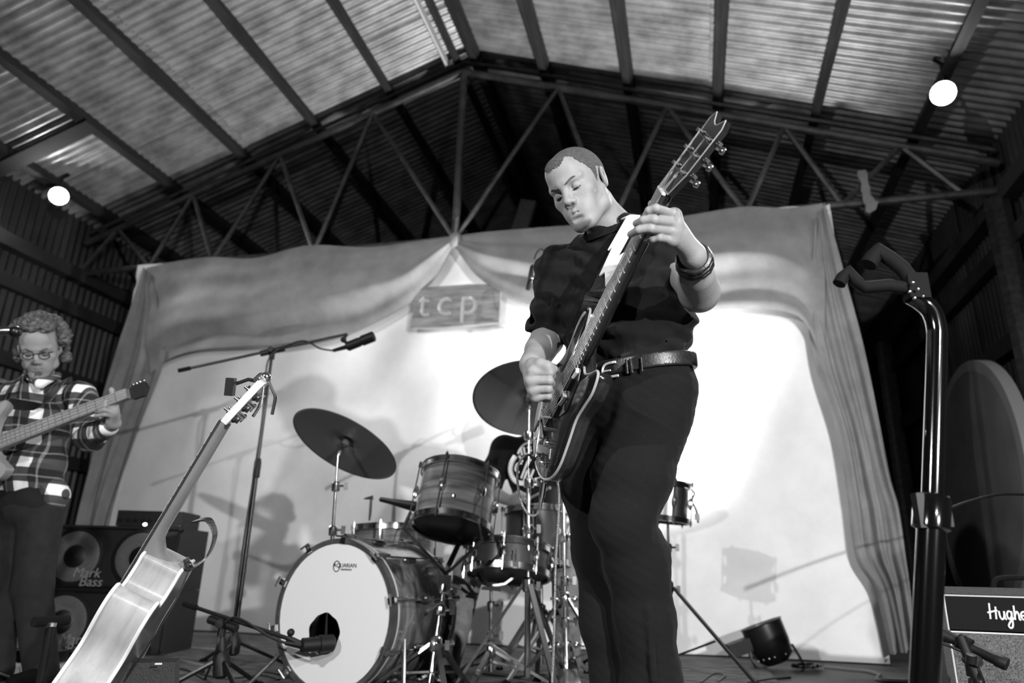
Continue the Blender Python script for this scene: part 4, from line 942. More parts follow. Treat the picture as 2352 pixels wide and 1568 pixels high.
# plug and cable
M('cable_braid', .30, .6, noise=(300, .25))
pl = thing('guitar_cable', 'braided guitar cable looping from the jack plug down to the floor', 'cable', Q(1245, 1110, 1.88))
obj('plug', MB().tube([Q(1250, 1098, 1.87), Q(1248, 1112, 1.87)], .004, 8).tube([Q(1249, 1108, 1.87), Q(1244, 1142, 1.87)], .0085, 12).tube([Q(1244, 1138, 1.87), Q(1240, 1168, 1.87)], [.0075, .0045], 10), 'chrome', pl)
cp = smoothpath([Q(1240, 1166, 1.87), Q(1234, 1180, 1.875), Q(1222, 1184, 1.88), Q(1208, 1174, 1.885), Q(1196, 1150, 1.89), Q(1189, 1110, 1.9), Q(1189, 1075, 1.905), Q(1197, 1055, 1.91), Q(1215, 1044, 1.93), Q(1245, 1046, 1.96), Q(1270, 1075, 1.97), Q(1279, 1100, 1.93), Q(1284, 1140, 1.90), Q(1281, 1220, 1.87), Q(1276, 1300, 1.84), Q(1274, 1400, 1.80), Q(1272, 1480, 1.77), Q(1268, 1568, 1.74), [*Q(1262, 1640, 1.72)[:2], .1], [*Q(1200, 1680, 1.74)[:2], .012]], 6)
obj('cord', MB().tube(cp, .0034, 8), 'cable_braid', pl)

# ================================================================== acoustic guitar on its stand, back and ribs to the camera
AN = nrm(-.84*RT+.48*UP-.12*FW); AA = nrm(.56*RT+.80*UP+.12*FW); AA = nrm(AA-AN*(AA@AN)); AB = np.cross(AN, AA)
AJ = Q(338, 1262, 1.78); AO = AJ-AA*.5
def A_(x, y, z=0.): return AO+AA*x+AB*y+AN*z
M('spruce', .62, .35, noise=(4, .05), stretch=(1, 12, 12), coat=.5); M('rib_wood', .60, .28, noise=(3, .07), stretch=(1, 8, 8), coat=.6); M('back_wood', .33, .3, noise=(3, .05), stretch=(1, 10, 10), coat=.5); M('cream', .86, .4); M('neck_wood', .42, .35, noise=(5, .04), coat=.4)
ag = thing('acoustic_guitar', 'pale-sided cutaway acoustic guitar standing at the front left', 'guitar', AO, (AA, AB, AN))
near = -1 if (AB@FW) > 0 else 1       # which lateral side is toward the camera
half_n = [(0, 0), (.012, .07), (.05, .15), (.11, .195), (.17, .20), (.23, .172), (.285, .140), (.32, .136), (.36, .145), (.40, .15), (.432, .142), (.445, .118), (.432, .092), (.42, .068), (.43, .045), (.47, .034), (.5, .032)]
half_f = [(.5, -.032), (.498, -.07), (.485, -.11), (.45, -.142), (.40, -.15), (.36, -.145), (.32, -.136), (.285, -.140), (.23, -.172), (.17, -.20), (.11, -.195), (.05, -.15), (.012, -.07)]
ao = [tuple(q) for q in smoothpath([np.array((a, b*near)) for a, b in half_n+half_f], 4, True)]
if sum(a[0]*b[1]-b[0]*a[1] for a, b in zip(ao, ao[1:]+ao[:1])) < 0: ao = ao[::-1]
n = len(ao); AD = .105
obj('ribs', MB().add([A_(a, b, z) for z in (-AD, 0) for a, b in ao], [(k, (k+1) % n, n+(k+1) % n, n+k) for k in range(n)]), 'rib_wood', ag, angle=60)
obj('top', MB().prism(ao, AO, AA, AB, -.002, .001), 'spruce', ag, smooth=False)
obj('back', MB().prism(ao, AO, AA, AB, -AD-.001, -AD+.002), 'back_wood', ag, smooth=False)
for z in (-.003, -AD+.003): obj('binding', MB().tube([A_(a, b, z) for a, b in ao], .0045, 6, closed=True), 'cream', ag)
obj('soundhole', MB().lathe(A_(.33, 0, .0012), AN, [(.05, 0), (.05, .0006), (0, .0006)], 32), 'black_plastic', ag)
obj('bridge', MB().box(A_(.155, 0, .005), (.03, .15, .009), (AA, AB, AN)), 'back_wood', ag, smooth=False)
AU = .865; vs = []; m_ = 14
for i in range(m_+1):
    x = .49+(AU-.49)*i/m_; w = .028-(.006)*i/m_; h_ = .022+.070*max(0, 1-i/2.6)**2.2
    for k in range(9):
        a = math.pi*k/8; vs.append(A_(x, w*math.cos(a), .002-h_*math.sin(a)))
an_ = obj('neck', MB().add(vs, [(i*9+k, i*9+k+1, (i+1)*9+k+1, (i+1)*9+k) for i in range(m_) for k in range(8)]+[tuple(range(9))[::-1], tuple(m_*9+k for k in range(9))]), 'neck_wood', ag)
af = obj('fretboard', MB().prism([(.37, -.029), (AU, -.022), (AU, .022), (.37, .029)], AO, AA, AB, .0015, .0085), 'fretboard', ag, smooth=False)
for i in range(1, 20):
    x = AU-.645*(1-2**(-i/12)); obj('fret', MB().tube([A_(x, -.026, .0088), A_(x, .026, .0088)], .0013, 5), 'nickel', af)
for i in range(6): obj('string', MB().tube([A_(.155, (i-2.5)*.0105, .012), A_(AU, (i-2.5)*.0068, .0105)], .0007, 4), 'string', ag)
BH = nrm(AA*math.cos(.22)-AN*math.sin(.22)); BN = np.cross(BH, AB); BO = A_(AU, 0, .002)
hd_ = obj('headstock', MB().prism([(0, -.022), (.02, -.03), (.125, -.036), (.138, -.03), (.142, 0), (.138, .03), (.125, .036), (.02, .03), (0, .022)], BO, BH, AB, -.016, .002), 'cream', ag, smooth=False)
for s in (1, -1):
    for x in (.03, .066, .102):
        p = BO+BH*x+AB*s*.024
        tn = obj('tuner', MB().lathe(p, BN, [(.006, .002), (.006, .005), (.0035, .006), (.0035, .016), (0, .017)], 10).box(p-BN*.026, (.018, .016, .016), (BH, AB, BN)).tube([p-BN*.026, p-BN*.026+AB*s*.03], .003, 6), 'chrome', ag)
        obj('button', MB().ell(p-BN*.026+AB*s*.036, (.008, .010, .006), (BH, AB, BN), 8, 6), 'black_plastic', tn)
tu = thing('clip_tuner', 'small black clip-on tuner on the acoustic guitar headstock', 'tuner', BO+BH*.12+BN*.03)
obj('screen', MB().box(BO+BH*.075+BN*.045, (.045, .035, .02), (nrm(BH*.8+BN*.6), AB, nrm(BN*.8-BH*.6))), 'black_plastic', tu, smooth=False)
obj('arm', MB().tube([BO+BH*.09+BN*.04, BO+BH*.118+BN*.025, BO+BH*.13+BN*.004], .005, 8), 'black_plastic', tu)
cpz = thing('capo', 'chrome spring capo clamped on top of the acoustic guitar headstock', 'capo', BO+BH*.18)
obj('jaw', MB().tube([BO+BH*.134+AB*.03+BN*.006, BO+BH*.147+BN*.008, BO+BH*.134-AB*.03+BN*.006], .008, 8).ell(BO+BH*.152-BN*.004, (.014, .014, .014)), 'chrome', cpz)
obj('lever', MB().tube(smoothpath([BO+BH*.152-BN*.008, BO+BH*.139-BN*.035, BO+BH*.129-BN*.055, BO+BH*.11-BN*.068, BO+BH*.09-BN*.08], 4), .0045, 8), 'chrome', cpz)
obj('lever', MB().tube(smoothpath([BO+BH*.13-BN*.012, BO+BH*.105-BN*.03, BO+BH*.085-BN*.042, BO+BH*.055-BN*.048], 4), .004, 8), 'chrome', cpz)
sl = thing('strap_loop', 'dark leather strap hanging behind the acoustic guitar heel', 'strap', A_(.5, 0, -.13))
lp = smoothpath([A_(.53, near*.02, -.095), A_(.515, near*.02, -.115), A_(.55, 0, -.135), A_(.60, -near*.01, -.125), A_(.62, -near*.03, -.09), A_(.60, -near*.05, -.06)], 5)
obj('band', MB().strip(lp, .035, .004, AB), 'leather', sl, smooth=False)
obj('buckle', MB().tube([A_(.515, near*.02, -.110)+.011*(math.cos(t)*AA+math.sin(t)*AN) for t in np.linspace(0, 6.28, 13)[:-1]], .0028, 6, closed=True), 'nickel', sl)
lp2 = smoothpath([A_(.515, near*.02, -.115), A_(.45, near*.03, -.125), A_(.36, near*.04, -.128), A_(.26, near*.03, -.12), A_(.15, near*.0, -.115)], 5)
obj('tail', MB().strip(lp2, .012, .003, AB), 'leather', sl, smooth=False)
# stand pieces in the lower left foreground
fs_ = thing('guitar_rest', 'low dark box-shaped guitar rest holding the acoustic guitar', 'guitar stand', [*A_(.1, 0, -.13)[:2], 0])
cb = Q(345, 1560, 1.80); fx = nrm(RH*.95+HD*.3)
obj('rest_box', MB().box(cb-VU*.02, (.13, .10, .13), (fx, np.cross(VU, fx), nrm(VU-fx*.12))), 'black_vinyl', fs_, smooth=False)
obj('rest_label', MB().box(Q(364, 1524, 1.735), (.016, .002, .004), (fx, np.cross(VU, fx), VU)), 'ivory', fs_, smooth=False)
obj('rest_post', MB().tube([cb-VU*.08, [cb[0], cb[1], .01]], .014, 8), 'black_metal', fs_)
obj('rest_foot', MB().tube([[cb[0]-.12, cb[1], .012], [cb[0]+.12, cb[1]+.05, .012]], .012, 8).tube([[cb[0], cb[1]-.12, .012], [cb[0], cb[1]+.12, .012]], .012, 8), 'black_metal', fs_)
tz = 1.78
tp = thing('stand_bar', 'black pole with a foam-covered crossbar on top at the lower left', 'stand', [*Q(88, 1620, tz)[:2], 0])
obj('crossbar', MB().tube([Q(77, 1428, tz-.03), Q(156, 1424, tz+.05)], .0125, 14), 'black_rubber', tp)
obj('pole', MB().tube([Q(117, 1430, tz), [*Q(88, 1620, tz)[:2], .02]], .0105, 12), 'black_metal', tp)
obj('collar', MB().lathe(Q(117, 1434, tz), VU, [(.011, -.006), (.0135, -.004), (.0135, .004), (.011, .006)], 12), 'chrome', tp)
for k in range(3):
    an = .5+2*math.pi*k/3; q = np.array([*Q(88, 1620, tz)[:2], .02]); d = math.cos(an)*RH+math.sin(an)*HD; obj('foot', MB().tube([q+VU*.04, q+d*.2-VU*.008], .009, 8), 'black_metal', tp)

# ================================================================== bass rig at the left
M('cab_black', .05, .6, noise=(150, .02), bump=(300, .3)); M('cone', .32, .7, noise=(160, .04)); M('badge_print', .5, .6); M('grille_black', .05, .5)
bx_, bn_ = nrm((.96, .27, 0)), nrm((.27, -.96, 0))
b0 = P(250, 1470, 4.25); b0[2] = 0
def cab(z0, label, w=.74, h=.33, d=.4, off=0.):
    t = thing('bass_cabinet', label, 'amplifier', b0+VU*z0)
    c = b0+VU*(z0+h/2)+bx_*off
    bd = obj('box', MB().box(c-bn_*.02, (w, d, h), (bx_, -bn_, VU)), 'cab_black', t, smooth=False)
    obj('frame', MB().tube([c+bn_*(d/2-.018)+bx_*sx*(w/2-.012)+VU*sy*(h/2-.012) for sx, sy in ((-1, -1), (1, -1), (1, 1), (-1, 1))], .010, 6, closed=True), 'black_plastic', t, smooth=False)
    for s in (-1, 1):
        p = c+bn_*(d/2-.018)+bx_*s*.175
        sk = obj('speaker', MB().lathe(p, bn_, [(.152, 0), (.152, .008), (.135, .010), (.132, .003), (.05, -.002), (0, .004)], 40), 'grille_black', t)
        obj('cone', MB().lathe(p, bn_, [(.132, .008), (.118, .013), (.07, .007), (.065, .006)], 40), 'cone', sk)
        obj('dust_cap', MB().lathe(p, bn_, [(.062, .006), (.05, .016), (0, .022)], 28), 'grille_black', sk)
    lb = obj('badge', text_mb('Mark', .07, c+bn_*(d/2-.004)-bx_*.09-VU*.085, bx_, VU, .004, shear=.2), 'badge_print', t)
    text_b = obj('badge_text', text_mb('Bass', .07, c+bn_*(d/2-.004)-bx_*.06-VU*.13, bx_, VU, .004, shear=.2), 'badge_print', t)
    for sx in (-1, 1):
        for sy in (-1, 1): obj('corner', MB().ell(c+bn_*(d/2-.03)+bx_*sx*(w/2-.008)+VU*sy*(h/2-.008), .022, None, 8, 6), 'black_plastic', t)
    return t
cab(0, 'lower black bass speaker cabinet on the floor behind the acoustic guitar'); cab(.332, 'upper black bass speaker cabinet stacked on the lower one')
hd2 = thing('bass_amp_head', 'small black bass amplifier head with a bright indicator on the cabinets', 'amplifier', b0+VU*.664+bx_*.12)
hc = b0+VU*(.664+.045)+bx_*.16
obj('case', MB().box(hc, (.36, .26, .085), (bx_, -bn_, VU)), 'cab_black', hd2, smooth=False)
for i in range(6): obj('knob', MB().lathe(hc+bn_*.131+bx_*(-.15+.04*i)-VU*.01, bn_, [(.01, 0), (.01, .012), (0, .013)], 10), 'black_plastic', hd2)
MEMIT('indicator', 12.); obj('indicator_light', MB().ell(P(333, 1204, 4.02), (.012, .006, .008)), 'indicator', hd2)
bw = thing('white_board', 'low white pedalboard with small pedals on the floor at far left', 'pedalboard', PZ(110, 1540, 0))
pq = PZ(125, 1538, .03); px_ = nrm((.97, .25, 0)); py_ = np.cross(VU, px_)
obj('board', MB().box(pq+VU*.01, (.7, .3, .035), (px_, py_, VU)), 'white_plastic', bw, smooth=False)
for i, (a, b_) in enumerate(((-.26, .04), (-.16, .05), (-.03, .04), (.09, .05), (.2, .04))):
    pp = obj('pedal', MB().box(pq+px_*a+py_*b_+VU*.05, (.075, .12, .045), (px_, py_, VU)), 'black_metal', bw, smooth=False)
    for s in (-1, 1): obj('pedal_knob', MB().lathe(pq+px_*(a+s*.018)+py_*(b_+.03)+VU*.072, VU, [(.008, 0), (.008, .015), (0, .016)], 10), 'nickel', pp)
sm = thing('microphone', 'silver vocal microphone cut by the left edge in front of the bassist', 'microphone', Q(20, 760, 2.9))
obj('body', MB().lathe(Q(-40, 762, 2.88), Q(26, 760, 2.9)-Q(-40, 762, 2.88), [(.013, 0), (.015, .01), (.018, .09), (.016, .115)], 14), 'chrome_dull', sm)
obj('grille', MB().ell(Q(36, 762, 2.9), (.026, .024, .024)), 'black_metal', sm)
boom_stand('microphone_stand', 'boom stand of the bassist\'s microphone just outside the left edge', Q(-130, 1560, 2.7), Q(-120, 800, 2.9), Q(-190, 790, 2.9), Q(-36, 763, 2.88), .25, .4)
# ================================================================== the guitarist
def person_obj(name, sd, res, mat, parent, **k):
    v, f = sd.mesh(res); return obj(name, (v, f), mat, parent, angle=180, **k)
FT = nrm(-.70*RH-.72*HD); LT = nrm(.72*RH-.70*HD)
man = thing('person', 'man in black t-shirt and dark trousers playing electric guitar, head bowed', 'person', [*P(1480, 1690, 1.9)[:2], 0])
HR = np.array([[.858, -.3382, -.3867], [-.4796, -.7971, -.367], [.1841, -.5003, .846]]); HOo = Q(1333.2, 433.4, 2.0); HS = .955
NB = Q(1404, 528, 2.04); RSh, LSh = Q(1288, 618, 2.13), Q(1540, 588, 1.98)
RE, RW = Q(1258, 778, 2.085), Q(1220, 836, 1.83); LE, LW = Q(1606, 672, 1.78), Q(1593, 588, 1.595)
skin = SD(); head(skin, HR, HOo, HS, NB)
skin.cap(NB, Q(1415, 600, 2.04), .06, .08, .03)                                  # trapezius into the covered chest
skin.cap(HOo+HR@np.array([.045, -.03, -.055])*HS, Q(1428, 520, 2.02), .016, .02, .02)
skin.cap(Q(1415, 600, 2.04), RSh, .05, .042, .03); skin.cap(Q(1415, 600, 2.04), LSh, .05, .042, .03)
skin.chain([RSh, RE, RW], [.046, .043, .031], .02); skin.cap(RE+(RW-RE)*.1, RE+(RW-RE)*.5, .044, .040, .02)
skin.chain([LSh, LE, LW], [.046, .045, .029], .02); skin.cap(LE+(LW-LE)*.1, LE+(LW-LE)*.5, .047, .040, .02)
hand(skin, LW+(Q(1575, 560, 1.585)-LW)*.4, [[Q(1547, 493, 1.532), Q(1507, 479, 1.482), Q(1491, 484, 1.490), Q(1483, 494, 1.508)], [Q(1551, 512, 1.532), Q(1503, 505, 1.484), Q(1478, 506, 1.496), Q(1461, 513, 1.520)],
     [Q(1547, 531, 1.534), Q(1496, 525, 1.488), Q(1467, 528, 1.500), Q(1448, 538, 1.528)], [Q(1541, 550, 1.538), Q(1514, 546, 1.508), Q(1498, 549, 1.512), Q(1485, 552, 1.522)]],
     [Q(1572, 558, 1.60), Q(1548, 518, 1.590), Q(1520, 490, 1.588), Q(1497, 468, 1.572)], .0096)
for a in ((1551, 494, 1.53), (1555, 513, 1.53), (1550, 532, 1.531), (1544, 551, 1.535)): skin.ell(Q(*a), .0115, None, .012)
hand(skin, RW+(Q(1232, 870, 1.79)-RW)*.35, [[Q(1224, 853, 1.765), Q(1263, 856, 1.752), Q(1268, 862, 1.775), Q(1255, 866, 1.79)], [Q(1220, 874, 1.765), Q(1262, 874, 1.748), Q(1266, 880, 1.772), Q(1250, 883, 1.79)],
     [Q(1224, 895, 1.768), Q(1260, 893, 1.752), Q(1263, 899, 1.775), Q(1248, 902, 1.79)], [Q(1231, 912, 1.772), Q(1260, 910, 1.758), Q(1262, 916, 1.778), Q(1250, 918, 1.79)]],
     [Q(1224, 838, 1.79), Q(1242, 836, 1.765), Q(1258, 841, 1.755), Q(1273, 847, 1.765)], .0105)
body = person_obj('body', skin, .0022, 'skin', man)
obj('hair', hair_buzz(HR, HOo, HS).mesh(.002), 'hair_short', man, angle=180)
for b_, l_ in brows(HR, HOo, HS): obj('eyebrow', b_, 'brow', man); obj('eyelashes', l_, 'eye_dark', man)
obj('ring', MB().tube([Q(1231, 874, 1.762)+.0105*(math.cos(t)*UP+math.sin(t)*FW) for t in np.linspace(0, 6.28, 15)[:-1]], .0018, 6, closed=True), 'nickel', man)
wa = nrm(LE-LW); wx_, wy_, _ = basis(wa)
for i, (dd, r_, rr) in enumerate(((.012, .033, .0075), (.026, .035, .0075), (.040, .036, .007))):
    mb = MB()
    pts = [LW+wa*dd+r_*(math.cos(t)*wx_+math.sin(t)*wy_) for t in np.linspace(0, 2*math.pi, 29)[:-1]]
    mb.tube(pts, [rr*(1+.22*(k % 2)) for k in range(28)], 8, closed=True)
    obj('bracelet', mb, 'leather', man)
obj('plectrum', MB().prism([(-.01, .0), (.01, 0), (0, -.022)], Q(1273, 852, 1.785), RT, UP, -.0006, .0006), 'black_plastic', man)
# t-shirt
tee = SD(); TUp = nrm(NB-Q(1468, 860, 1.93)); TB = np.stack([LT, FT, np.array([0, 0, 1.])])
rs_end = Q(1256, 774, 2.085); ls_end = Q(1572, 655, 1.885)
tee.cap(RSh, rs_end, .064, .066, .035); tee.cap(LSh, ls_end, .064, .066, .035)
def slab(o_, n_): return lambda p: -((p-o_)@n_)
# cut the sleeves square and hollow them
for e_, s_ in ((rs_end, RSh), (ls_end, LSh)):
    d_ = nrm(e_-s_); tee.box(e_+d_*.055, (.10, .10, .06), .003, np.stack(basis(d_)), .006, 's'); tee.cap(e_-d_*.03, e_+d_*.05, .056, .060, .006, 's')
tee.ell(Q(1428, 665, 2.04), (.180, .128, .21), TB, .05)
tee.ell(Q(1447, 772, 1.98), (.178, .140, .135), TB, .08)
tee.cap(RSh, LSh, .058, .058, .06); tee.cap(NB+np.array([0, 0, -.05]), Q(1418, 600, 2.04), .070, .10, .05)
tee.cap(RSh+(LSh-RSh)*.25, NB, .045, .055, .05); tee.cap(LSh+(RSh-LSh)*.2, NB, .045, .055, .05)
tee.box(Q(1468, 862, 1.94)+np.array([0, 0, -.09]), (.3, .3, .09), .01, TB, .03, 's')
tee.cap(NB+np.array([0, 0, .005])+(HOo-NB)*.05, HOo, .070, .080, .012, 's')
for a, b_, r_ in (((1390, 700, 1.86), (1500, 640, 1.88), .010), ((1400, 760, 1.84), (1540, 700, 1.86), .010), ((1470, 800, 1.83), (1575, 770, 1.86), .014), ((1440, 830, 1.83), (1560, 800, 1.84), .013), ((1500, 815, 1.82), (1582, 730, 1.9), .012), ((1240, 650, 2.08), (1232, 740, 2.04), .008), ((1270, 690, 2.02), (1262, 755, 2.02), .008)):
    tee.cap(Q(*a), Q(*b_), r_, r_*.7, .03)
tee.fn(lambda p: .0048*vnoise(p, 36, 1)+.0018*vnoise(p, 95, 2)+.0034*np.sin((p@np.array([60, -25, 95.]))+3*vnoise(p, 14, 3)), NB, 9, .01, 'd')
obj('t_shirt', tee.mesh(.0042), 'tee_black', man, angle=180)
cn = nrm(HOo-NB); c_o = Q(1397, 531, 2.02); cx_ = nrm(LT); cy_ = nrm(FT-np.array([0, 0, .58]))
obj('collar', MB().strip([c_o+.074*math.cos(t)*cx_+.080*math.sin(t)*cy_ for t in np.linspace(0, 2*math.pi, 33)], .018, .006, [nrm(np.cross(cx_, cy_))]*33), 'tee_black', man)
# trousers
tr_ = SD(); PZb = np.stack([LT, FT, np.array([0, 0, 1.])])
tr_.ell(Q(1462, 880, 1.925), (.160, .124, .12), PZb, .05); tr_.ell(Q(1466, 930, 1.92), (.150, .125, .13), PZb, .06)
fr_, fl_ = np.array([*P(1440, 1690, 1.96)[:2], .06]), np.array([*P(1520, 1690, 1.88)[:2], .06])
tr_.chain([Q(1395, 985, 1.98), Q(1372, 1120, 1.93), Q(1384, 1260, 1.90), Q(1400, 1420, 1.86), Q(1425, 1568, 1.83), fr_], [.100, .088, .076, .072, .070, .072], .04)
tr_.chain([Q(1488, 970, 1.88), Q(1452, 1100, 1.80), Q(1428, 1195, 1.755), Q(1462, 1290, 1.775), Q(1482, 1420, 1.76), Q(1498, 1568, 1.735), fl_], [.108, .095, .074, .078, .070, .070, .074], .03)
for a, b_, r_ in (((1478, 1160, 1.80), (1400, 1180, 1.72), .016), ((1500, 1225, 1.80), (1440, 1215, 1.72), .014), ((1520, 1262, 1.80), (1455, 1270, 1.72), .012), ((1545, 1520, 1.77), (1480, 1490, 1.70), .012), ((1540, 1450, 1.78), (1470, 1460, 1.71), .009), ((1440, 900, 1.80), (1400, 1060, 1.80), .010)):
    tr_.cap(Q(*a), Q(*b_), r_, r_*.6, .03)
tr_.cap(Q(1487, 1192, 1.86), Q(1455, 1196, 1.76), .020, .006, .02, 's')
tr_.cap(Q(1490, 1400, 1.69), Q(1500, 1560, 1.66), .006, .006, .015)                # pressed crease
tr_.box(Q(1466, 842, 1.925)+np.array([0, 0, .10]), (.3, .3, .1), .005, PZb, .006, 's')
tr_.fn(lambda p: .003*vnoise(p, 30, 5)+.0015*vnoise(p, 80, 6), NB, 9, .01, 'd')
obj('trousers', tr_.mesh(.0045), 'trouser', man, angle=180)
M('buckle', .85, .45, .2)
# belt: a band following the waistband
bc_ = Q(1466, 850, 1.925); bnv = nrm(np.array([0, 0, 1.])+FT*.16-LT*.03)
bel = SD()
bel.ell(bc_, (.164, .129, .2), PZb, .01)
bel.fn(lambda p: np.abs((p-bc_)@bnv)-.0195, bc_, .3, .004, 'i')
belt = obj('belt', bel.mesh(.0035), 'leather', man, angle=60)
def on_belt(px, py, off=.003):
    """point of the belt's face under a given sight line"""
    d = nrm(ray(px, py)); t = 1.2
    for _ in range(900):
        q = (CAM+d*t-bc_)@PZb.T; r = np.array([.164+off, .129+off]); k0 = math.hypot(q[0]/r[0], q[1]/r[1]); t += max((k0-1)*.08, .0004)
        if k0 <= 1.002: break
    return CAM+d*t
for nm, pts, mt, r_ in (('buckle', [(1414, 831), (1392, 836), (1384, 848), (1388, 866), (1420, 862)], 'buckle', .0034), ('buckle_prong', [(1386, 853), (1402, 850)], 'buckle', .0024), ('belt_loop', [(1438, 826), (1441, 858)], 'leather', .004), ('belt_loop', [(1447, 824), (1452, 857)], 'leather', .004), ('belt_loop', [(1472, 821), (1475, 853)], 'leather', .003)):
    obj(nm, MB().tube(smoothpath([on_belt(*q, .004) for q in pts], 3), r_, 6), mt, belt)
for sx_, ft_ in ((1, fr_), (2, fl_)):
    c = np.array([ft_[0], ft_[1], .0]); d = nrm(FT*.8-HD*.4); s_ = np.cross(np.array([0, 0, 1.]), d)
    sh = SD(); sh.cap(c-d*.05+VU*.05, c+d*.13+VU*.035, .042, .036, .02); sh.cap(c+VU*.06, c+VU*.10, .04, .045, .02); sh.box(c+d*.05-VU*.05, (.2, .2, .05), .002, np.stack([d, s_, VU]), .004, 's')
    obj('shoe', sh.mesh(.006), 'leather', man, angle=180)

# ================================================================== the bassist
mp = bpy.data.materials.new('plaid'); mp.use_nodes = True; nt = mp.node_tree; bs = nt.nodes['Principled BSDF']; bs.inputs['Roughness'].default_value = .9; MATS['plaid'] = mp
tc = nt.nodes.new('ShaderNodeTexCoord'); mpn = nt.nodes.new('ShaderNodeMapping'); nz = nt.nodes.new('ShaderNodeTexNoise'); nz.inputs['Scale'].default_value = 5
mix = nt.nodes.new('ShaderNodeVectorMath'); mix.operation = 'MULTIPLY_ADD'; mix.inputs[1].default_value = (.035, .035, .035)
nt.links.new(tc.outputs['Object'], nz.inputs['Vector']); nt.links.new(nz.outputs['Color'], mix.inputs[0]); nt.links.new(tc.outputs['Object'], mix.inputs[2])
sep = nt.nodes.new('ShaderNodeSeparateXYZ'); nt.links.new(mix.outputs[0], sep.inputs[0])
def mth(op, a, b=None, c=None):
    m = nt.nodes.new('ShaderNodeMath'); m.operation = op
    for i, q in enumerate((a, b, c)):
        if q is None: continue
        if isinstance(q, (int, float)): m.inputs[i].default_value = q
        else: nt.links.new(q, m.inputs[i])
    return m.outputs[0]
def bands(src, per, ph):
    fr = mth('FRACT', mth('MULTIPLY_ADD', src, 1/per, ph)); wide = mth('LESS_THAN', fr, .44); thin = mth('MULTIPLY', mth('GREATER_THAN', fr, .64), mth('LESS_THAN', fr, .70)); return wide, thin
wx1, tx1 = bands(sep.outputs[0], .095, .3); wz1, tz1 = bands(sep.outputs[2], .11, .1)
val = mth('ADD', mth('MULTIPLY', mth('MULTIPLY', wx1, wz1), .7), mth('ADD', mth('MULTIPLY', mth('ADD', wx1, wz1), .045), mth('MULTIPLY', mth('ADD', tx1, tz1), .16)))
val = mth('ADD', val, .012); cmb = nt.nodes.new('ShaderNodeCombineColor'); [nt.links.new(val, cmb.inputs[i]) for i in range(3)]; nt.links.new(cmb.outputs[0], bs.inputs['Base Color'])
bz = 3.25
bas = thing('person', 'curly-haired bassist in a plaid shirt at the left edge', 'person', [*P(60, 1600, 3.05)[:2], 0])
bf = nrm(-FW*.86+RT*.40-UP*.26); bu = nrm(UP*1.-RT*.02); bu = nrm(bu-bf*(bu@bf)); bl = np.cross(bf, bu)
BR = np.stack([bl, bf, bu], 1); BHo = Q(92, 800, 3.2)
sk = SD(); nbb = Q(88, 872, 3.27); head(sk, BR, BHo, .99, nbb)
bLS, bRS = Q(188, 912, 3.25), Q(-10, 905, 3.35); bLE, bLW = Q(205, 1000, 3.12), Q(262, 972, 2.98)
sk.cap(nbb, Q(80, 930, 3.3), .06, .08, .03); sk.cap(Q(80, 930, 3.3), bLS, .05, .04, .03); sk.chain([bLS, bLE, bLW], [.045, .042, .028], .02)
sk.cap(Q(80, 930, 3.3), bRS, .05, .04, .03); sk.chain([bRS, Q(-60, 1020, 3.3), Q(-30, 1045, 3.08)], [.045, .042, .03], .02)
hand(sk, Q(258, 965, 2.97), [[Q(262, 930, 2.94), Q(245, 922, 2.92), Q(232, 925, 2.93)], [Q(264, 938, 2.94), Q(243, 931, 2.915), Q(226, 934, 2.925)], [Q(264, 946, 2.94), Q(241, 941, 2.915), Q(220, 944, 2.925)], [Q(262, 953, 2.945), Q(241, 952, 2.92), Q(220, 955, 2.93)]], [Q(266, 955, 2.97), Q(264, 920, 2.985), Q(256, 895, 2.98)], .010)
hand(sk, Q(-30, 1045, 3.06), [[Q(-10, 1040, 3.0), Q(5, 1048, 2.98), Q(8, 1056, 3.0)], [Q(-12, 1050, 3.0), Q(3, 1058, 2.98), Q(6, 1066, 3.0)], [Q(-16, 1058, 3.0), Q(0, 1066, 2.98), Q(3, 1074, 3.0)], [Q(-20, 1066, 3.0), Q(-6, 1074, 2.98), Q(-3, 1080, 3.0)]], [Q(-20, 1040, 3.02), Q(-5, 1030, 3.0)], .010)
obj('body', sk.mesh(.0045), 'skin', bas, angle=180)
hr_ = SD(); rnd = random.Random(3)
for i in range(150):
    th_, ph_ = rnd.uniform(0, 6.283), rnd.uniform(-.2, 1.57); d = np.array([math.cos(th_)*math.cos(ph_), math.sin(th_)*math.cos(ph_), math.sin(ph_)])
    if d[1] > .30 and d[2] < .66: continue
    z0 = -rnd.uniform(.03, .11) if ph_ < .35 and d[1] < .15 and rnd.random() < .75 else 0
    hr_.ell(BHo+BR@(np.array([0, -.012, .040+z0])+d*np.array([.098, .110, .096])), rnd.uniform(.018, .030), None, .008)
hr_.ell(BHo+BR@np.array([0, -.035, .035]), (.086, .095, .09), BR.T, .01)
hr_.fn(lambda p: .006*vnoise(p, 130, 8)+.004*vnoise(p, 260, 9), BHo, 9, .01, 'd')
obj('hair', hr_.mesh(.004), 'hair_curly', bas, angle=180)
for b_, l_ in brows(BR, BHo, .99): obj('eyebrow', b_, 'brow', bas); obj('eyelashes', l_, 'eye_dark', bas)
gl = [BHo+BR@np.array(q) for q in ((-.062, .07, .004), (-.05, .094, .008), (-.03, .102, .010), (-.008, .106, .006), (.008, .106, .006), (.03, .102, .010), (.05, .094, .008), (.062, .07, .004), (.074, .0, .008))]
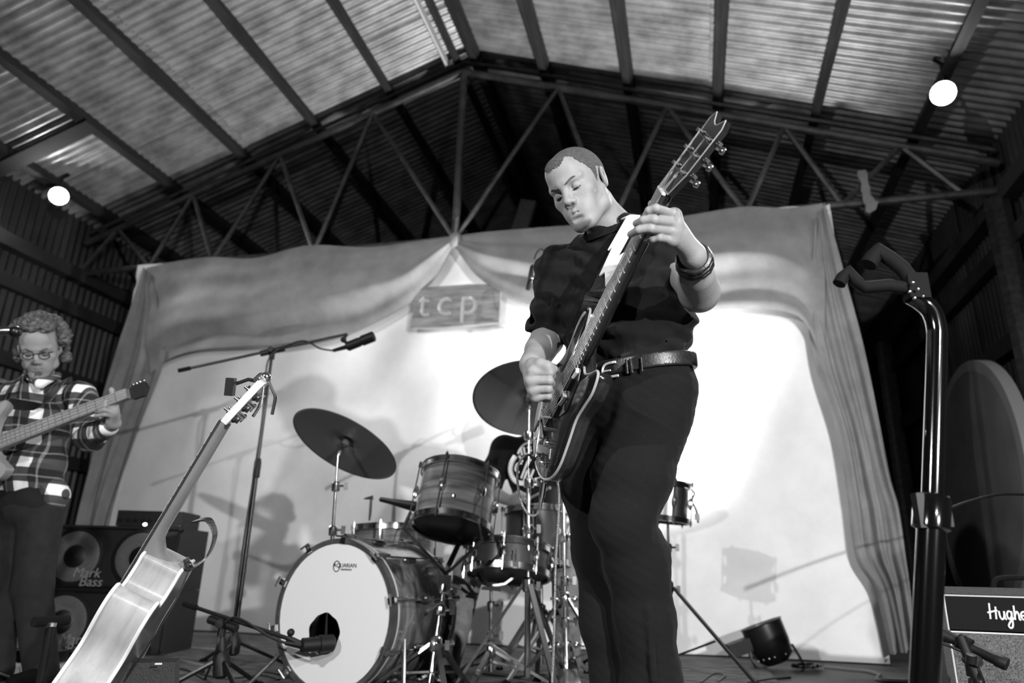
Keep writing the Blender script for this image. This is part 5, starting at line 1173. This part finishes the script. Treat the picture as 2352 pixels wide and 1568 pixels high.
obj('spectacles', MB().tube(gl, .0018, 6).tube([BHo+BR@np.array((-.03+.021*math.cos(t), .101, -.004+.016*math.sin(t))) for t in np.linspace(0, 6.28, 17)[:-1]], .0018, 6, closed=True).tube([BHo+BR@np.array((.03+.021*math.cos(t), .101, -.004+.016*math.sin(t))) for t in np.linspace(0, 6.28, 17)[:-1]], .0018, 6, closed=True), 'black_metal', bas)
bd = SD(); BTB = np.stack([RH, HD, VU])
obj('beard', SD().ell(BHo+BR@np.array([0, .062, -.098]), (.040, .034, .030), BR.T, .01).ell(BHo+BR@np.array([0, .04, -.085]), (.056, .04, .03), BR.T, .02).fn(lambda p: .004*vnoise(p, 200, 4)-.0005, BHo, 9, .01, 'd').mesh(.004), 'brow', bas, angle=180)
bd.ell(Q(72, 970, 3.3), (.185, .13, .22), BTB, .05); bd.ell(Q(60, 1080, 3.24), (.165, .135, .18), BTB, .06); bd.cap(bLS, bRS, .06, .06, .05); bd.cap(nbb, Q(80, 930, 3.3), .07, .1, .05)
bd.chain([bLS, bLE, bLE+(bLW-bLE)*.75], [.066, .062, .045], .03); bd.chain([bRS, Q(-60, 1020, 3.3), Q(-40, 1040, 3.12)], [.066, .062, .045], .03)
bd.chain([Q(30, 1140, 3.2), Q(120, 1138, 3.2)], [.07, .07], .05)
bd.fn(lambda p: .007*vnoise(p, 26, 11)+.004*vnoise(p, 70, 12), BHo, 9, .01, 'd')
obj('plaid_shirt', bd.mesh(.006), 'plaid', bas, angle=180)
cb_ = SD(); cb_.cap(Q(66, 864, 3.18), Q(92, 882, 3.14), .016, .016, .02); cb_.cap(Q(92, 882, 3.14), Q(132, 862, 3.2), .018, .016, .02); obj('shirt_collar', cb_.mesh(.004), 'plaid', bas, angle=180)
M('jeans_dark', .085, .9, noise=(20, .03), bump=(500, .3))
bj = SD(); bj.ell(Q(62, 1150, 3.2), (.16, .12, .12), BTB, .05)
f1, f2 = np.array([*P(85, 1600, 3.02)[:2], .05]), np.array([*P(-20, 1600, 3.1)[:2], .05])
bj.chain([Q(95, 1180, 3.18), Q(75, 1350, 3.08), f1], [.09, .075, .06], .03); bj.chain([Q(25, 1180, 3.2), Q(0, 1350, 3.12), f2], [.09, .075, .06], .03); bj.fn(lambda p: .005*vnoise(p, 30, 15), BHo, 9, .01, 'd')
obj('jeans', bj.mesh(.007), 'jeans_dark', bas, angle=180)
for ft_ in (f1, f2): obj('shoe', SD().cap(ft_-VU*.01, ft_-HD*.15-VU*.015, .04, .034, .02).mesh(.007), 'black_rubber', bas, angle=180)
# bass guitar
bo0, bt0 = Q(-95, 1052, 2.95), Q(325, 892, 2.92); ba_ = nrm(bt0-bo0); bn2 = nrm(-FW*.75+UP*.1-RT*.35); bn2 = nrm(bn2-ba_*(bn2@ba_)); bb2 = np.cross(bn2, ba_)
bg = thing('bass_guitar', 'pale bass guitar held by the plaid-shirted bassist', 'guitar', bo0, (ba_, bb2, bn2))
def BG(x, y, z=0.): return bo0+ba_*x+bb2*y+bn2*z
LB = np.linalg.norm(bt0-bo0); M('bass_body', .55, .35, noise=(5, .04), coat=.4); M('maple', .50, .4, noise=(8, .05), stretch=(1, 8, 8))
bo2 = [tuple(q) for q in smoothpath([np.array(q) for q in ((-.22, 0), (-.2, .12), (-.1, .165), (.02, .13), (.10, .12), (.17, .155), (.235, .17), (.24, .145), (.19, .10), (.16, .035), (.16, -.035), (.18, -.08), (.20, -.12), (.15, -.15), (.08, -.125), (0, -.13), (-.1, -.17), (-.2, -.12))], 4, True)]
if sum(a[0]*b[1]-b[0]*a[1] for a, b in zip(bo2, bo2[1:]+bo2[:1])) < 0: bo2 = bo2[::-1]
obj('body', MB().prism(bo2, bo0, ba_, bb2, -.04, 0), 'bass_body', bg, angle=50)
obj('pickguard', MB().prism([(-.02, -.10), (.12, -.10), (.16, -.03), (.14, .05), (.20, .13), (.16, .13), (.06, .06), (-.02, .05)], bo0, ba_, bb2, .0, .003), 'black_plastic', bg, smooth=False)
obj('neck', MB().prism([(.1, -.031), (LB-.06, -.021), (LB-.06, .021), (.1, .031)], bo0, ba_, bb2, -.018, .008), 'maple', bg, smooth=False)
bfb = obj('fretboard', MB().prism([(.1, -.031), (LB-.06, -.021), (LB-.06, .021), (.1, .031)], bo0, ba_, bb2, .008, .012), 'maple', bg, smooth=False)
for i in range(1, 21): x = LB-.06-.86*(1-2**(-i/12)); obj('fret', MB().tube([BG(x, -.027, .0125), BG(x, .027, .0125)], .0015, 5), 'nickel', bfb)
obj('headstock', MB().prism([(LB-.06, -.021), (LB-.05, -.026), (LB+.0, -.028), (LB+.02, 0), (LB+.01, .03), (LB-.05, .03), (LB-.06, .022)], bo0, ba_, bb2, -.028, -.012), 'black_plastic', bg, smooth=False)
for i in range(4):
    tn = obj('tuner', MB().tube([BG(LB-.045+.016*i, .02, -.014), BG(LB-.045+.016*i, .036, -.02)], .004, 6).ell(BG(LB-.045+.016*i, .038, -.02), (.007, .006, .003), (ba_, bb2, bn2)), 'nickel', bg)
    obj('string', MB().tube([BG(-.12, (i-1.5)*.018, .018), BG(LB-.06, (i-1.5)*.011, .014)], .0012, 5), 'string', bg)
obj('bridge', MB().box(BG(-.12, 0, .01), (.05, .09, .016), (ba_, bb2, bn2)), 'nickel', bg, smooth=False)
obj('strap', MB().strip(smoothpath([BG(.235, .16, -.02), Q(95, 930, 3.06), Q(130, 890, 3.14), Q(150, 872, 3.22), Q(150, 890, 3.4)], 4), .055, .004, nrm(RT+UP*.5)), 'leather', bg, smooth=False)

# ================================================================== the drummer, seated behind the kit
dr = thing('person', 'seated drummer in a black printed t-shirt hidden behind cymbal and guitarist', 'person', [*P(1235, 1440, 4.1)[:2], 0])
dz = 3.85; DHo = Q(1250, 915, 3.9); df = nrm(-FW*.9-UP*.3+RT*.1); du = nrm(UP-df*(UP@df)); DR = np.stack([np.cross(df, du), df, du], 1)
dk = SD(); dn_ = Q(1245, 985, 3.95); head(dk, DR, DHo, .98, dn_, detail=False)
dRS, dLS = Q(1158, 1030, 3.92), Q(1325, 1030, 3.92); dRE, dRW = Q(1118, 1125, 3.85), Q(1160, 1145, 3.62); dLE, dLW = Q(1345, 1130, 3.85), Q(1300, 1188, 3.66)
dk.cap(dn_, Q(1242, 1040, 3.95), .06, .08, .03); dk.cap(Q(1242, 1040, 3.95), dRS, .05, .042, .03); dk.cap(Q(1242, 1040, 3.95), dLS, .05, .042, .03)
dk.chain([dRS, dRE, dRW], [.046, .044, .030], .02); dk.chain([dLS, dLE, dLW], [.046, .044, .030], .02)
hand(dk, Q(1168, 1148, 3.6), [[Q(1190, 1140, 3.56), Q(1206, 1148, 3.54), Q(1203, 1158, 3.55)], [Q(1190, 1149, 3.56), Q(1206, 1156, 3.54), Q(1202, 1165, 3.55)], [Q(1188, 1157, 3.56), Q(1203, 1163, 3.54), Q(1199, 1171, 3.55)], [Q(1184, 1164, 3.565), Q(1198, 1170, 3.545), Q(1194, 1176, 3.56)]], [Q(1178, 1142, 3.57), Q(1192, 1132, 3.55), Q(1204, 1136, 3.54)], .0105)
hand(dk, Q(1292, 1190, 3.63), [[Q(1275, 1182, 3.58), Q(1260, 1190, 3.56), Q(1258, 1202, 3.565)], [Q(1278, 1190, 3.58), Q(1264, 1198, 3.555), Q(1263, 1210, 3.56)], [Q(1282, 1197, 3.58), Q(1269, 1206, 3.555), Q(1269, 1217, 3.56)], [Q(1286, 1203, 3.585), Q(1275, 1212, 3.565), Q(1276, 1222, 3.57)]], [Q(1282, 1184, 3.6), Q(1266, 1180, 3.57), Q(1254, 1184, 3.55)], .0105)
obj('body', dk.mesh(.005), 'skin', dr, angle=180)
hc_ = SD(); hc_.ell(DHo+DR@np.array([0, -.02, .045]), (.086, .105, .09), DR.T, .01); hc_.fn(lambda p: ((-.0-(p-DHo)@DR[:, 2])+.6*np.maximum((p-DHo)@DR[:, 1]-.02, 0)), DHo, .3, .01, 'i'); obj('hair', hc_.mesh(.006), 'hair_curly', dr, angle=180)
dt = SD(); dt.ell(Q(1240, 1080, 3.95), (.185, .13, .21), BTB, .05); dt.ell(Q(1240, 1180, 3.95), (.17, .14, .16), BTB, .06); dt.cap(dRS, dLS, .064, .064, .06)
dt.chain([dRS, dRE+(dRS-dRE)*.12], [.07, .075], .04); dt.chain([dLS, dLE+(dLS-dLE)*.12], [.07, .075], .04); dt.cap(dn_, Q(1242, 1040, 3.95), .066, .09, .04); dt.fn(lambda p: .005*vnoise(p, 30, 21), DHo, 9, .01, 'd')
obj('t_shirt', dt.mesh(.006), 'tee_black', dr, angle=180)
dj = SD(); dj.ell(Q(1240, 1250, 3.93), (.18, .15, .11), BTB, .05)
g1, g2 = np.array([*P(1030, 1490, 3.42)[:2], .07]), np.array([*P(1305, 1500, 3.7)[:2], .07])
dj.chain([Q(1200, 1262, 3.9), Q(1078, 1310, 3.52), g1], [.095, .075, .055], .03); dj.chain([Q(1280, 1262, 3.9), Q(1300, 1275, 3.52), g2], [.095, .078, .06], .03); dj.fn(lambda p: .004*vnoise(p, 36, 25), DHo, 9, .01, 'd')
obj('jeans', dj.mesh(.007), 'denim_light', dr, angle=180)
for g_ in (g1, g2): obj('shoe', SD().cap(g_-VU*.025, g_-HD*.17-VU*.035, .042, .034, .02).mesh(.007), 'black_rubber', dr, angle=180)
# shirt print: ring, script strokes and a bar
lo_ = Q(1222, 1068, 3.77)
def L_(a, b): return Q(a, b, 3.795)
pr_ = MB()
pr_.strip([L_(1213-28*math.cos(t), 1050-36*math.sin(t)) for t in np.linspace(1.5, 2.5, 8)], .018, .004, FW*0+UP) if False else None
def stroke(mb, pts, w): return mb.tube(smoothpath([L_(*q) for q in pts], 5), w, 6)
stroke(pr_, [(1222, 1016), (1205, 1020), (1194, 1032), (1190, 1042)], .006); stroke(pr_, [(1184, 1047), (1175, 1062), (1172, 1080), (1178, 1098), (1190, 1108), (1215, 1109), (1245, 1109)], .013)
for q in ([(1196, 1030), (1199, 1045)], [(1203, 1027), (1206, 1043), (1212, 1040)], [(1211, 1026), (1220, 1036)], [(1218, 1024), (1216, 1042)], [(1192, 1046), (1200, 1060)], [(1199, 1064), (1188, 1065), (1184, 1078), (1192, 1085)], [(1197, 1098), (1203, 1082), (1214, 1056), (1220, 1060)], [(1203, 1103), (1212, 1080), (1216, 1100), (1226, 1078)], [(1228, 1100), (1240, 1098)]):
    stroke(pr_, q, .0055)
obj('shirt_print', pr_, 'white_plastic', dr)
for a, b_, nm in ((Q(1197, 1155, 3.545), Q(1262, 1120, 3.35), 0), (Q(1268, 1196, 3.56), Q(1222, 1225, 3.4), 1)):
    solo('drumstick', MB().tube([a-nrm(b_-a)*.05, b_], .006, 8).ell(b_, .008), 'maple', ['drumstick in the drummer\'s hand over the snare', 'drumstick held low in the drummer\'s other hand'][nm], 'drumstick')

# ------------------------------------------------------------------ groups of like things
GROUPS = {'floor_cable': 'cables lying on the stage floor', 'microphone_cable': 'microphone cables', 'microphone_stand': 'black boom microphone stands', 'microphone': 'microphones on stage', 'stage_flood': 'stage floods in the audience', 'flood_lamp': 'flood lamps under the roof',
          'bass_cabinet': 'bass speaker cabinets', 'drumstick': 'drumsticks', 'curtain_swag': 'grey muslin swags', 'side_curtain': 'grey muslin side curtains', 'cymbal_stand': 'chrome cymbal stands', 'rack_tom': 'toms of the drum kit', 'person': 'band members'}
for o in list(SC.objects):
    k = o.name.split('.')[0]
    if o.parent is None and k in GROUPS and o.get('category'): o['group'] = GROUPS[k]
